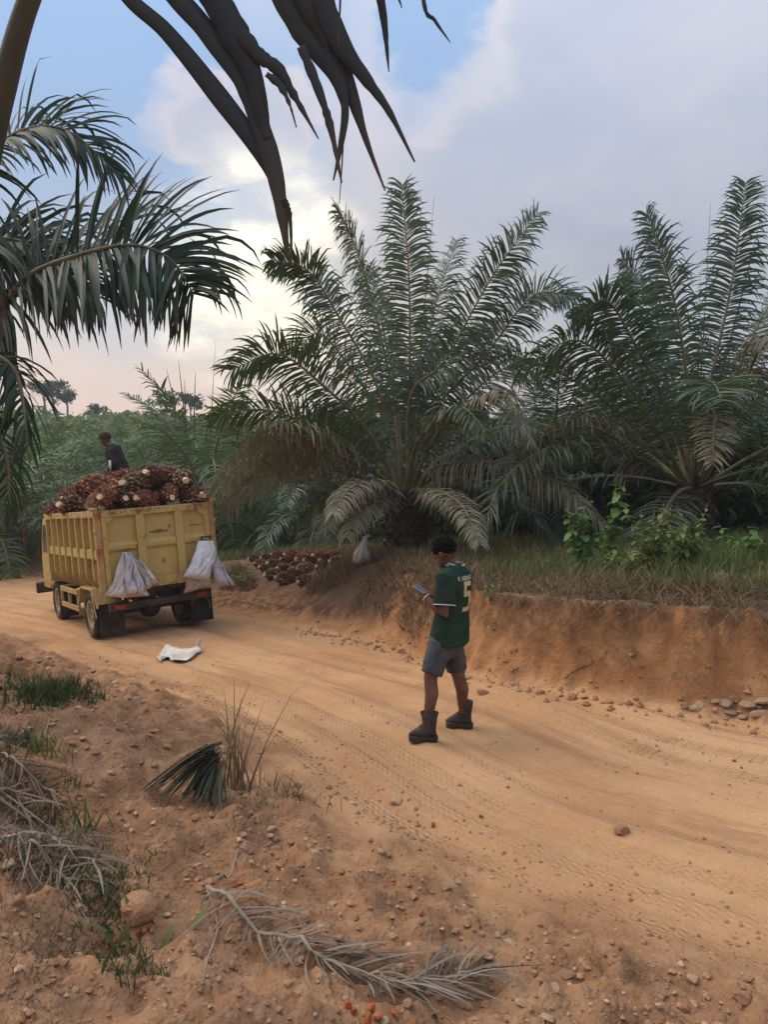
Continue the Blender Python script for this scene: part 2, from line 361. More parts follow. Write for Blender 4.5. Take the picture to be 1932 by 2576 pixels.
def land(x, y, full=False):
    shp = np.asarray(x).shape; x = np.asarray(x, float).ravel(); y = np.asarray(y, float).ravel()
    df, sf = pldist(x, y, FARL); dn, sn = pldist(x, y, NEARL)
    df, dn = df, dn                                  # travel runs right -> left: right of it is the far side
    wob = 0.10 * fbm(x, y, 1.3, 3, 5) + .05 * fbm(x, y, 4.5, 2, 6)
    dfw = df + wob; dnw = -dn + 0.18 * fbm(x, y, .9, 3, 8)
    zr = zroad(x, y)
    q = x * RD[0] + y * RD[1]
    road = (1 - sstep(-.05, .25, dnw)) * (1 - sstep(-.1, .1, dfw))
    z = zr.copy()
    # road surface: shallow ruts along the wheel paths, small waves
    rut = np.zeros_like(z); RK = 1.5
    for off, wd, dp in ((.35, .16, .03), (.75, .2, .025), (2.35, .3, .035), (2.8, .2, .02), (3.5, .35, .03)):
        o_ = dn - off - .12 * np.sin(sn * .35 + off * 3); dp = dp * RK; rut += -dp * np.exp(-(o_ / wd) ** 2) + .35 * dp * np.exp(-((np.abs(o_) - 1.6 * wd) / (wd * .6)) ** 2)
    z += (rut + .018 * fbm(x, y, .8, 3, 11) + .006 * fbm(x, y, 5, 3, 12)) * road
    # near shoulder where the photographer stands
    sh = sstep(0, 3.0, dnw)
    z += np.where(dnw > 0, .62 * sh + .10 * sstep(.0, .5, dnw), 0)
    rough_n = sstep(-.1, .5, dnw) * (1 - sstep(14, 30, np.hypot(x, y)))
    clod = fbm(x, y, 3.1, 3, 21, .55); clod2 = np.abs(fbm(x, y, 9, 3, 22, .6)); clod3 = fbm(x, y, 26, 2, 23)
    z += rough_n * (.07 * clod + .075 * (0.5 - clod2) * (0.4 + .6 * sstep(-.4, .5, clod)) + .009 * clod3)
    for hx, hy, r, dp in HOLL:
        z -= dp * np.exp(-(((x - hx) ** 2 + (y - hy) ** 2) / r ** 2))
    # far cut bank: steep to the right, easing into a worn ramp behind the truck
    k = np.clip(q, -20, 60)
    hb = np.interp(k, [-20, 0, 6, 8.5, 11, 15, 20, 26, 60], [1.0, .9, .88, .9, .95, .85, .55, .5, .4])
    wb = np.interp(k, [-20, 0, 6.2, 7.8, 9.2, 11.5, 14, 18, 30, 60], [.5, .45, .45, .5, .8, 1.9, 3.4, 3.0, 2.2, 2])
    tb = np.clip(dfw / wb, 0, 1)
    steep = np.where(tb < .28, tb * .55, .154 + (tb - .28) / .72 * .846); gentle = tb * tb * (3 - 2 * tb)
    mixs = sstep(.6, 1.4, wb); prof = steep * (1 - mixs) + gentle * mixs
    z += np.where(dfw > 0, hb * prof, 0)
    plat = sstep(.9, 1.3, dfw / wb)
    bankm = sstep(.0, .12, dfw) * (1 - plat)
    z += bankm * (.05 * fbm(x, y, 1.7, 4, 31, .6) + .03 * fbm(x * 1.0, y, 10, 3, 32, .7)) * (1 - mixs * .4)
    z += plat * (.035 * np.clip(dfw - wb, 0, 12) * .6 + .09 * fbm(x, y, .7, 4, 33) + .03 * fbm(x, y, 4, 2, 34))
    # rising ground far off to the left
    rr = np.hypot(x, y); azm = np.degrees(np.arctan2(x, y))
    z += plat * 7.5 * sstep(28, 105, rr) * (1 - sstep(-12, 22, azm) * .75)
    z += sstep(40, 120, rr) * .8 * fbm(x, y, .03, 3, 41)
    z = np.where(dnw > 6, z + 0 * z, z)
    if full:
        return dict(z=z, road=road, dn=dn, df=dfw, sn=sn, sf=sf, bank=bankm, plat=plat, near=sstep(-.45, .75, dnw + .45 * fbm(x, y, 1.4, 4, 55)), dnw=dnw, mixs=mixs, tb=tb)
    return z.reshape(shp)
def hz(x, y): return float(ground_z(np.array([x]), np.array([y]))[0])
def gpts(px):                                    # photo pixels -> points on the ground
    T = 1.2 * (60 / 1.2) ** np.linspace(0, 1, 700); out = []
    D = np.array([pdir(*p) for p in px]); X = D[:, :1] * T; Y = D[:, 1:2] * T; Z = CAMZ + D[:, 2:] * T
    H = ground_z(X, Y); below = Z < H
    for i in range(len(px)):
        j = int(np.argmax(below[i])) if below[i].any() else len(T) - 1
        j = max(j, 1); a, b = Z[i, j - 1] - H[i, j - 1], Z[i, j] - H[i, j]; f = a / (a - b) if a != b else 0
        t = T[j - 1] + (T[j] - T[j - 1]) * f; p = D[i] * t; out.append(Vector((p[0], p[1], CAMZ + p[2])))
    return out
def gpt(u, v): return gpts([(u, v)])[0]

def axis_coords(lo, f0, f1, hi, s0, g):
    c = list(np.arange(f0, f1 + 1e-9, s0)); s_, p = s0, c[-1]
    while p < hi: s_ *= g; p += s_; c.append(p)
    s_, p = s0, c[0]; pre = []
    while p > lo: s_ *= g; p -= s_; pre.append(p)
    return np.array(pre[::-1] + c)
def earth_material(name):
    m, t, b = principled(name, .95, .12)
    def A(n_): return N(t, 'ShaderNodeAttribute', attribute_name=n_).outputs['Fac']
    geo = N(t, 'ShaderNodeNewGeometry'); pos = geo.outputs['Position']
    nA = noise(t, .55, 5, .6, vec=pos); nB = noise(t, 3.2, 6, .62, vec=pos); nC = noise(t, 17, 5, .65, vec=pos); nD = noise(t, 70, 3, .6, vec=pos)
    # road: pale sand with packed reddish strips along the wheel paths
    rc = mixc(t, mapr(t, nA, .35, .65), (.475, .255, .118), (.56, .325, .162))
    rv = N(t, 'ShaderNodeCombineXYZ'); L(t, math_(t, 'MULTIPLY', A('s'), .35), rv.inputs[0]); L(t, math_(t, 'MULTIPLY', A('d'), 3.2), rv.inputs[1])
    nS = noise(t, 1.0, 6, .65, vec=rv.outputs[0])
    rc = mixc(t, mapr(t, nS, .46, .68, 0, .6), rc, (.33, .155, .070))
    rv3 = N(t, 'ShaderNodeCombineXYZ'); L(t, math_(t, 'MULTIPLY', A('s'), .8), rv3.inputs[0]); L(t, math_(t, 'MULTIPLY', A('d'), 11), rv3.inputs[1])
    rc = mixc(t, mapr(t, noise(t, 1.0, 5, .65, vec=rv3.outputs[0]), .54, .72, 0, .4), rc, (.33, .165, .08))
    rc = mixc(t, mapr(t, nC, .5, .8, 0, .35), rc, (.30, .155, .08))
    rc = mixc(t, mapr(t, nB, .55, .75, 0, .4), rc, (.57, .35, .175))
    # loose shoulder soil
    sc = mixc(t, mapr(t, nB, .35, .68), (.235, .115, .056), (.37, .20, .10))
    sc = mixc(t, mapr(t, nA, .45, .7, 0, .6), sc, (.32, .185, .105))
    sc = mixc(t, mapr(t, nC, .55, .75, 0, .7), sc, (.44, .28, .165))
    sc = mixc(t, mapr(t, nC, .42, .28, 0, .6), sc, (.125, .062, .033))
    # cut bank: orange clay, streaks stained by roots near the top
    bv = N(t, 'ShaderNodeMapping'); bv.inputs['Scale'].default_value = (6, 6, 2.4); L(t, pos, bv.inputs[0])
    nV = noise(t, 1.0, 6, .62, vec=bv.outputs[0])
    bc = mixc(t, mapr(t, nB, .35, .65), (.39, .180, .075), (.50, .26, .115))
    bc = mixc(t, mapr(t, nC, .55, .8, 0, .5), bc, (.55, .32, .16))
    bc = mixc(t, math_(t, 'MULTIPLY', mapr(t, nV, .38, .60), mapr(t, A('bh'), .38, .95)), bc, (.115, .058, .032))
    bc = mixc(t, math_(t, 'MULTIPLY', math_(t, 'MULTIPLY', mapr(t, nB, .30, .52, .55, 1), mapr(t, A('tb'), .10, .5)), mapr(t, A('mixs'), .15, .9)), bc, (.155, .092, .055))
    # plateau: dark litter and humus
    pc = mixc(t, mapr(t, nB, .35, .65), (.075, .045, .026), (.16, .10, .06))
    pc = mixc(t, mapr(t, nC, .6, .8, 0, .6), pc, (.25, .17, .10))
    c = mixc(t, A('near'), rc, sc)
    c = mixc(t, A('bank'), c, bc); c = mixc(t, A('plat'), c, pc)
    L(t, c, b.inputs['Base Color'])
    # relief: grains, pebbles; tyre lug prints along the near wheel paths
    h = math_(t, 'ADD', math_(t, 'MULTIPLY', nC, .9), math_(t, 'MULTIPLY', nD, .35))
    vo = N(t, 'ShaderNodeTexVoronoi', i_Scale=38.0); L(t, pos, vo.inputs['Vector'])
    h = math_(t, 'ADD', h, math_(t, 'MULTIPLY', mapr(t, vo.outputs['Distance'], .1, .6, 1, 0), math_(t, 'MULTIPLY', A('near'), .35)))
    zig = math_(t, 'ADD', A('d'), math_(t, 'MULTIPLY', math_(t, 'PINGPONG', A('s'), .038), .42))
    lug = math_(t, 'SINE', math_(t, 'MULTIPLY', zig, 2 * math.pi / .044))
    tm = None
    for off, wd in ((.16, .11), (.44, .10), (.80, .08), (1.15, .05), (2.42, .10), (2.75, .09), (3.3, .08)):
        k_ = mapr(t, math_(t, 'ABSOLUTE', math_(t, 'SUBTRACT', A('d'), off)), wd, wd * .75)
        tm = k_ if tm is None else math_(t, 'MAXIMUM', tm, k_)
    tm = math_(t, 'MULTIPLY', math_(t, 'MULTIPLY', tm, A('road')), mapr(t, nA, .36, .54))
    rv2 = N(t, 'ShaderNodeCombineXYZ'); L(t, math_(t, 'MULTIPLY', A('s'), .5), rv2.inputs[0]); L(t, math_(t, 'MULTIPLY', A('d'), 22), rv2.inputs[1])
    h = math_(t, 'ADD', h, math_(t, 'MULTIPLY', math_(t, 'MULTIPLY', noise(t, 1.0, 4, .6, vec=rv2.outputs[0]), A('road')), 1.1))
    bn_ = math_(t, 'ADD', math_(t, 'MULTIPLY', noise(t, 9, 6, .7, vec=pos), 3.0), math_(t, 'MULTIPLY', noise(t, 30, 5, .7, vec=pos), 1.4))
    h = math_(t, 'ADD', h, math_(t, 'MULTIPLY', bn_, A('bank')))
    h = math_(t, 'ADD', h, math_(t, 'MULTIPLY', math_(t, 'MULTIPLY', lug, tm), .42))
    bump(t, b, h, .75, .022)
    return m
M['earth'] = earth_material('earth')
GRID = {}
def ground_z(x, y):                              # height read off the finished ground mesh
    x, y = np.asarray(x, float), np.asarray(y, float)
    if not GRID: return land(x, y)
    xs, ys, Zg = GRID['x'], GRID['y'], GRID['z']
    i = np.clip(np.searchsorted(xs, x) - 1, 0, len(xs) - 2); j = np.clip(np.searchsorted(ys, y) - 1, 0, len(ys) - 2)
    fx = np.clip((x - xs[i]) / (xs[i + 1] - xs[i]), 0, 1); fy = np.clip((y - ys[j]) / (ys[j + 1] - ys[j]), 0, 1)
    return (Zg[j, i] * (1 - fx) + Zg[j, i + 1] * fx) * (1 - fy) + (Zg[j + 1, i] * (1 - fx) + Zg[j + 1, i + 1] * fx) * fy
def make_land():
    xs = axis_coords(-190, -4.6, 4.6, 150, .032, 1.027); ys = axis_coords(-25, 1.6, 9.2, 260, .032, 1.027)
    X, Y = np.meshgrid(xs, ys); ny, nx = X.shape
    a = land(X, Y, True); GRID.update(x=xs, y=ys, z=a['z'].reshape(ny, nx)); V = np.stack([X.ravel(), Y.ravel(), a['z']], 1)
    # loosen the lattice on the bank face so that it does not read as a height field
    bh = np.clip(a['df'] / .55, 0, 1)
    q = (np.arange(ny - 1)[:, None] * nx + np.arange(nx - 1)[None, :]).ravel()
    Q = np.stack([q, q + 1, q + nx + 1, q + nx], 1)
    r_, b_ = a['road'][Q].mean(1), a['bank'][Q].mean(1)
    cls = np.where(b_ > .5, 1, np.where(r_ > .5, 0, 2))
    attrs = dict(s=a['sn'], d=a['dn'], road=a['road'], near=a['near'] * (1 - a['bank']) * (1 - a['plat']), bank=a['bank'], plat=a['plat'], bh=bh, mixs=a['mixs'], tb=a['tb'])
    for k, nm in enumerate(('dirt_road', 'earth_bank', 'ground')):
        Qk = Q[cls == k]; u, inv = np.unique(Qk, return_inverse=True)
        me = np_mesh(nm, V[u], inv.reshape(-1, 4), attrs={kk: vv[u] for kk, vv in attrs.items()})
        setprops(link(nm, me, M['earth']), kind='structure')
make_land()

# ------------------------------------------------------------------ palms
def frond_leaflets(P, n, leaf_len, leaf_w, seed, pf=.22, droop=.5, k=6, lift=.35, spread=(80, 42), azdir=None, fold_p=.35, ragged=.12, base_sharp=.45, roll=0.0):
    """P: (m,3) rachis points. Returns C (2n,k,3), W (2n,k,3), Nv, rnd (2n,) of the leaflets on both sides."""
    g = np.random.default_rng(seed); m = len(P)
    t = pf + (1 - pf) * np.linspace(0, 1, n) ** .97; t = np.repeat(t, 2); side = np.tile([-1.0, 1.0], n)
    t = np.clip(t + g.normal(0, .003, 2 * n), pf, 1)
    f = t * (m - 1); i = np.clip(f.astype(int), 0, m - 2); fr = (f - i)[:, None]
    base = P[i] * (1 - fr) + P[i + 1] * fr
    T = P[np.clip(i + 1, 0, m - 1)] - P[np.clip(i - 1, 0, m - 1)]; T /= np.linalg.norm(T, axis=1, keepdims=True)
    if azdir is None:
        a = P[-1] - P[0]; a[2] = 0
        azdir = a / (np.linalg.norm(a) + 1e-9)
    Sv = np.array([-azdir[1], azdir[0], 0.0]); Sv = Sv[None, :] - T * (T @ Sv)[:, None]; Sv /= np.linalg.norm(Sv, axis=1, keepdims=True)
    Nn = np.cross(T, Sv) * -1; Nn *= np.where((Nn[:, 2:] < 0) & (np.abs(T[:, 2:]) < .8), -1, 1)
    cr, sr = math.cos(R(roll)), math.sin(R(roll)); Sv, Nn = Sv * cr + Nn * sr, Nn * cr - Sv * sr
    s = (t - pf) / (1 - pf)
    ang = np.radians(spread[0] + (spread[1] - spread[0]) * s ** 1.5 + g.normal(0, 6, 2 * n))
    up = np.where(g.random(2 * n) < .5, lift, -lift * .25) * (1 - .5 * s) + g.normal(0, .12, 2 * n)
    D = Sv * (side * np.sin(ang))[:, None] + T * np.cos(ang)[:, None] + Nn * up[:, None]
    D /= np.linalg.norm(D, axis=1, keepdims=True)
    ln = leaf_len * (base_sharp + (1 - base_sharp) * np.sin(np.pi * np.clip(.08 + s * .72, 0, 1)) ** .8) * (1 - .45 * s ** 4) * (1 + g.normal(0, ragged, 2 * n))
    C = np.zeros((2 * n, k, 3)); C[:, 0] = base; d = D.copy(); step = (ln / (k - 1))[:, None]
    foldy = g.random(2 * n) < fold_p; fs = g.integers(2, k - 1, 2 * n)
    dirs = [d.copy()]
    for j in range(1, k):
        C[:, j] = C[:, j - 1] + d * step
        gr = droop * (.35 + .9 * j / k) / (k - 1) * 2
        gr = gr * np.where(foldy & (j >= fs), 3.6, 1.0) * (1 + g.normal(0, .2, 2 * n))
        d = d + np.array([0, 0, -1.0]) * gr[:, None]; d /= np.linalg.norm(d, axis=1, keepdims=True); dirs.append(d.copy())
    Dk = np.stack(dirs, 1)
    Wd = np.cross(Dk, Nn[:, None, :] + g.normal(0, .25, (2 * n, 1, 3))); Wd /= np.linalg.norm(Wd, axis=2, keepdims=True) + 1e-9
    prof = np.interp(np.linspace(0, 1, k), [0, .15, .5, .8, 1], [.45, .9, 1, .7, .08])
    ww = leaf_w * .5 * (.7 + .3 * np.sin(np.pi * np.clip(s, .1, .9)))[:, None] * prof[None, :] * (1 + g.normal(0, .12, (2 * n, 1)))
    Nv = np.cross(Wd, Dk)
    return C, Wd * ww[..., None], Nv, g.random(2 * n)
def rachis_mb(P, r0, r1, n=6):
    mb = MB(); m = len(P); rad = [((r0 * (1 - i / (m - 1)) ** .8 + r1), (r0 * .75 * (1 - i / (m - 1)) ** .8 + r1)) for i in range(m)]
    mb.tube(P, rad, n); return mb
def frond(parent, off, ctrl, n=123, ll=0.72, lw=0.037, seed=0, mat='leaf', rmat='rachis', r0=.05, npt=26, separate=False, label=None, fold=.22, k=6, leafname='leaflets', **kw):
    P = catmull(ctrl, npt); off = np.array(off)
    ro = rachis_mb(P - off, r0, .004).build('frond', M[rmat], parent, smooth=True)
    if label: ro['label'] = label
    C, W, Nv, rn = frond_leaflets(P - off, n, ll, lw, seed, k=k, **kw)
    if not separate:
        V, Q, c = ribbons(C, W, fold, Nv)
        at_ = np.repeat(rn, k * c); al = np.tile(np.repeat(np.linspace(0, 1, k), c), len(C))
        o = link(leafname, np_mesh(leafname, V, Q, attrs=dict(rnd=at_, along=al)), M[mat], ro); o['kind'] = 'stuff'
    else:
        for i in range(len(C)):
            V, Q, c = ribbons(C[i:i + 1], W[i:i + 1], fold, Nv[i:i + 1])
            link('leaflet', np_mesh('leaflet', V, Q, attrs=dict(rnd=np.full(k * c, rn[i]), along=np.repeat(np.linspace(0, 1, k), c))), M[mat], ro)
    return ro
def palm_trunk(parent, h, r, seed, mat='trunk'):
    g = random.Random(seed); mb = MB()
    mb.tube([(0, 0, -.3), (0, 0, h * .4), (0, 0, h)], [r * 1.15, r, r * .75], 14)
    for i in range(int(h * 46)):                 # old leaf bases spiralling round the stem
        a = i * 2.39996; z = h * (i / (h * 46)); rr = r * (1.1 - .3 * z / h)
        o = Vector((math.cos(a), math.sin(a), 0)); p = o * rr * .8 + Vector((0, 0, z)); l_ = g.uniform(.12, .28)
        mb.bar(p, p + o * l_ * .6 + Vector((0, 0, l_)), .10, o, .045)
    return mb.build('trunk', M[mat], parent)
def spear(parent, off, a, b, r=.02, mat='rachis'):
    off = Vector(off); a, b = Vector(a) - off, Vector(b) - off
    return MB().tube([a, a.lerp(b, .5) + Vector((.02, 0, 0)), b], [r, r * .7, .003], 5).build('spear_leaf', M[mat], parent, smooth=True)

# the big palm in the middle, on the bank behind the man
pb = Vector((at(1025, 1290, 15.2).x, 15.2, 0)); pb.z = hz(pb.x, pb.y)
palm = empty('oil_palm', pb, 'large oil palm with upright fronds behind the man in the green jersey', 'palm tree')
palm_trunk(palm, 1.25, .42, 3)
CROWN = atd(880, 1055, 15.2)
def cf(pts, dy, **kw):
    """frond from the crown through points given on the photograph (display grid), with depth drifting by dy towards the tip"""
    m = len(pts); c = [CROWN + Vector((rnd.uniform(-.12, .12), rnd.uniform(-.12, .12), -.25))]
    for i, (u, v) in enumerate(pts): c.append(atd(u, v, 15.2 + dy * ((i + 1) / m)))
    az = kw.pop('az', None)
    if az is not None: kw['azdir'] = np.array([math.sin(R(az)), math.cos(R(az)), 0])
    return frond(palm, pb, c, **kw)
UP = dict(n=160, ll=.68, lw=.037, droop=.62, fold_p=.5)
cf([(884, 850), (884, 620), (868, 398)], -.5, seed=1, az=8, pf=.30, **UP)
cf([(885, 860), (960, 780), (1062, 600), (1160, 462)], -1.0, seed=2, az=100, pf=.2, roll=62, mat='leaf_blue', **UP)
cf([(930, 900), (1050, 765), (1150, 640), (1240, 640)], -1.2, seed=3, az=95, pf=.2, roll=55, mat='leaf_blue', **UP)
cf([(850, 860), (805, 660), (770, 540), (728, 456)], 1.2, seed=4, az=-60, pf=.25, roll=-50, **UP)
cf([(820, 850), (735, 690), (665, 585), (585, 560)], -1.0, seed=5, az=-85, roll=52, mat='leaf_blue', **UP)
cf([(800, 940), (700, 835), (600, 765), (498, 800)], -1.6, seed=6, az=-90, roll=48, mat='leaf_blue', n=137, ll=0.85, lw=0.038, droop=.7)
cf([(800, 990), (690, 925), (565, 885), (452, 905)], -.6, seed=7, az=-90, roll=40, n=137, ll=0.81, lw=0.037, droop=.7)
cf([(790, 1010), (660, 965), (560, 965), (462, 1060)], -2.4, seed=8, az=-85, roll=35, mat='leaf_dusty', n=130, ll=0.68, lw=0.033, droop=1.25)
cf([(800, 1040), (680, 1005), (580, 1020), (480, 1100)], -2.0, seed=9, az=-85, roll=35, mat='leaf_dusty', n=130, ll=0.64, lw=0.033, droop=1.3)
cf([(930, 960), (1010, 880), (1090, 850), (1150, 960)], -3.4, seed=10, az=120, mat='leaf_dusty', rmat='rachis', n=130, ll=0.59, lw=0.033, droop=1.3)
cf([(940, 1010), (1070, 1000), (1190, 1035), (1300, 1130)], -2.6, seed=11, az=100, roll=25, mat='leaf_dusty', n=137, ll=0.81, lw=0.033, droop=1.6)
cf([(905, 1060), (950, 1062), (1000, 1095), (1036, 1175)], -4.0, seed=12, az=150, mat='leaf_dusty', n=123, ll=0.47, lw=0.026, droop=.8, pf=.3)
cf([(860, 880), (830, 720), (800, 580)], 2.2, seed=13, az=-30, pf=.25, **UP)
cf([(900, 880), (930, 700), (985, 520)], 2.2, seed=14, az=40, mat='leaf_blue', pf=.25, **UP)
cf([(840, 930), (760, 800), (690, 720), (640, 760)], 1.8, seed=15, az=-70, roll=40, n=137, ll=0.85, lw=0.037, droop=.5)
cf([(930, 960), (1020, 850), (1110, 790), (1200, 830)], 1.6, seed=16, az=75, roll=45, n=137, ll=0.85, lw=0.037, droop=.5, mat='leaf_blue')
cf([(900, 900), (960, 800), (1010, 720), (1080, 690)], 2.5, seed=17, az=30, n=130, ll=0.85, lw=0.037, droop=.5)
cf([(830, 980), (740, 930), (650, 930), (570, 1010)], 1.0, seed=18, az=-80, roll=40, n=130, ll=0.77, lw=0.037, droop=.8)
cf([(940, 1000), (1050, 950), (1150, 960), (1240, 1040)], .8, seed=19, az=80, roll=40, n=130, ll=0.77, lw=0.037, droop=.9, mat='leaf_blue')
cf([(850, 1080), (800, 1075), (740, 1100), (700, 1150)], -2.5, seed=20, az=-120, n=101, ll=0.51, lw=0.030, droop=.8, mat='leaf_dusty')
cf([(790, 1000), (700, 940), (600, 920), (520, 960)], -2.8, seed=26, az=-85, roll=20, n=130, ll=.62, lw=.036, droop=1.3, mat='leaf_dusty')
cf([(960, 1000), (1060, 930), (1160, 930), (1260, 1000)], -2.0, seed=27, az=95, roll=20, n=130, ll=.65, lw=.036, droop=1.3)
cf([(900, 960), (960, 900), (1000, 880), (1050, 930)], -3.0, seed=28, az=140, n=110, ll=.55, lw=.034, droop=1.0)
cf([(850, 1060), (800, 1040), (750, 1060), (720, 1110)], -3.5, seed=29, az=-140, n=90, ll=.5, lw=.034, droop=1.0, mat='leaf_dusty')
cf([(840, 1090), (800, 1085), (770, 1110), (750, 1160)], -2.8, seed=32, az=-150, n=80, ll=.5, lw=.034, droop=1.2, mat='leaf_dusty')
cf([(920, 1080), (960, 1090), (1000, 1120), (1040, 1180)], -1.6, seed=33, az=130, n=90, ll=.55, lw=.034, droop=1.3)
cf([(830, 1050), (760, 1050), (690, 1080), (630, 1140)], -1.5, seed=34, az=-100, roll=20, n=110, ll=.6, lw=.034, droop=1.3)
cf([(950, 1040), (1040, 1050), (1130, 1090), (1200, 1170)], -1.4, seed=35, az=100, roll=20, n=110, ll=.6, lw=.034, droop=1.4)
spear(palm, pb, CROWN, atd(938, 425, 15.4))

def any_palm(loc, seed, label, group=None, nf=26, length=5.2, trunk=1.0, mat='leaf', ll=.85, lw=.05, nl=62, elmax=80, scale=1.0, k=5, spears=2, dusty=0, skip=None, elmin=-4):
    """a free-standing oil palm; fronds spiral round the crown from upright to drooping"""
    g = random.Random(seed); o = empty('oil_palm', loc, label, 'palm tree', group)
    palm_trunk(o, trunk * scale, .38 * scale, seed)
    for i in range(nf):
        a = i * 2.39996 + g.uniform(-.2, .2); f = (i + .5) / nf
        if skip and skip(math.degrees(a) % 360): continue
        el = math.radians(elmax - (elmax - elmin) * f ** .9 + g.uniform(-5, 5)); ln = length * scale * g.uniform(.85, 1.08) * (.88 + .2 * math.sin(math.pi * f))
        A = Vector((math.sin(a), math.cos(a), 0)); p = Vector((0, 0, trunk * scale)) + A * .12; pts = [p.copy()]; e = el
        for j in range(5):
            p = p + (A * math.cos(e) + Vector((0, 0, 1)) * math.sin(e)) * ln / 5; pts.append(p.copy())
            e -= math.radians((9 + 26 * f) * (.5 + .28 * j)) * g.uniform(.8, 1.15)
        frond(o, (0, 0, 0), pts, n=nl, ll=ll * scale, lw=lw * scale, seed=seed * 100 + i, mat=('leaf_dusty' if f > 1 - dusty else mat), r0=.045 * scale, npt=14, k=k, azdir=np.array(A), droop=.3 + .6 * f, fold=.25)
    for i in range(spears):
        a = g.uniform(0, 6.28); spear(o, (0, 0, 0), (0, 0, trunk * scale), (.5 * math.cos(a), .5 * math.sin(a), (trunk + length * g.uniform(.8, 1.1)) * scale), .02 * scale)
    return o
def copy_tree(o, loc, rz, sc, label, group=None):
    c = o.copy(); COL.objects.link(c); c.location = loc; c.rotation_euler = (0, 0, rz); c.scale = (sc, sc, sc); c['label'] = label
    if group: c['group'] = group
    for ch in o.children:
        d = ch.copy(); COL.objects.link(d); d.parent = c
        for gch in ch.children:
            e = gch.copy(); COL.objects.link(e); e.parent = d
    return c
def ground_at(u, y, dz=0): x = (u - 966) / F * y; return Vector((x, y, hz(x, y) + dz))

# the palm on the right: leading fronds placed, the rest filled in round the crown
pr_loc = ground_at(1745, 14.6)
palm_r = any_palm(pr_loc, 31, 'tall oil palm at the right with a small pale frond facing the road', nf=13, mat='leaf_blue', length=5.2, trunk=1.1, ll=.8, lw=.038, nl=110, k=6, elmax=70)
CR = pr_loc + Vector((0, 0, 1.2))
def rf(pts, y0, dy, **kw):
    m = len(pts); c = [CR + Vector((rnd.uniform(-.1, .1), 0, -.2))] + [atd(u, v, y0 + dy * (i + 1) / m) for i, (u, v) in enumerate(pts)]
    az = kw.pop('az', 0); return frond(palm_r, pr_loc, c, azdir=np.array([math.sin(R(az)), math.cos(R(az)), 0]), **kw)
rf([(1530, 850), (1580, 620), (1612, 396)], 14.6, -.5, seed=41, az=20, pf=.25, mat='leaf_blue', **UP)
rf([(1488, 850), (1455, 640), (1398, 462)], 14.6, -1.2, seed=42, az=-40, roll=20, pf=.25, mat='leaf_blue', **UP)
rf([(1440, 880), (1370, 740), (1310, 650), (1240, 690)], 14.6, -1.4, seed=43, az=-90, roll=50, mat='leaf_blue', **UP)
rf([(1450, 800), (1400, 640), (1345, 560)], 14.6, 1.5, seed=44, az=-60, roll=45, mat='leaf_blue', **UP)
rf([(1575, 850), (1640, 700), (1700, 600)], 14.6, .5, seed=45, az=80, mat='leaf_blue', **UP)
rf([(1420, 930), (1330, 800), (1240, 735), (1120, 800)], 14.6, -1.5, seed=46, az=-90, roll=45, n=137, ll=0.85, lw=0.037, droop=.9)
rf([(1520, 880), (1545, 895), (1542, 930), (1540, 1000)], 14.6, -3.6, seed=47, az=175, mat='leaf_dusty', n=49, ll=0.47, lw=0.037, droop=.35, pf=.45, fold_p=.05, spread=(68, 30))
rf([(1580, 900), (1640, 760), (1690, 740), (1720, 900)], 14.6, -3.0, seed=48, az=140, mat='leaf_dusty', n=116, ll=0.77, lw=0.033, droop=1.2)
rf([(1400, 1000), (1300, 930), (1200, 930), (1120, 980)], 14.6, -1.5, seed=49, az=-95, roll=40, n=130, ll=0.77, lw=0.033, droop=1.1, mat='leaf_dusty')
spear(palm_r, pr_loc, CR, atd(1655, 430, 14.8), .03)
# palms behind, closing the view between and beyond these two
proto = any_palm(ground_at(1390, 19.5), 51, 'oil palm in shade between the two large palms', nf=26, length=4.4, mat='leaf_blue', nl=84, trunk=1.0, ll=.75, lw=.04)
BACK = [(1640, 22.5, 1.1, 'oil palm half hidden behind the tall right hand palm'), (1160, 23.0, .95, 'oil palm showing through the big middle palm'),
        (1930, 19.0, 1.05, 'oil palm at the right edge behind the bushes'), (1500, 28, 1.1, 'oil palm deep in shade behind the shaded palm'),
        (820, 24, .9, 'oil palm behind the left fronds of the big middle palm'), (1850, 29, 1.1, 'oil palm deep in shade at far right')]
for i, (u, y, s_, lb) in enumerate(BACK): copy_tree(proto, ground_at(u, y), 1.1 + i * 1.7, s_, lb)
# younger palms out on the open ground to the left
pfar = any_palm(ground_at(385, 33), 61, 'young palm with an arching pale frond against the sunset sky', nf=24, length=4.6, mat='leaf_far', nl=44, trunk=1.6, ll=.8, lw=.07, k=4, spears=1)
FARP = [(520, 27, 1.05, 'oil palm with tall spear leaves left of the middle palm'), (620, 33, .9, 'oil palm partly behind the big palm on its left'),
        (250, 38, .85, 'low palm in the green scrub right of the distant trees'), (455, 44, .95, 'small distant palm behind the spear leaves'), (90, 34, .8, 'low palm among scrub left of the worker'),
        (-40, 25, .8, 'dark palm at the left edge beyond the road'), (30, 27, .62, 'short palm with hanging stalks behind the truck cab')]
for i, (u, y, s_, lb) in enumerate(FARP): copy_tree(pfar, ground_at(u, y), 2.2 + i * 2.1, s_ * 1.1, lb)

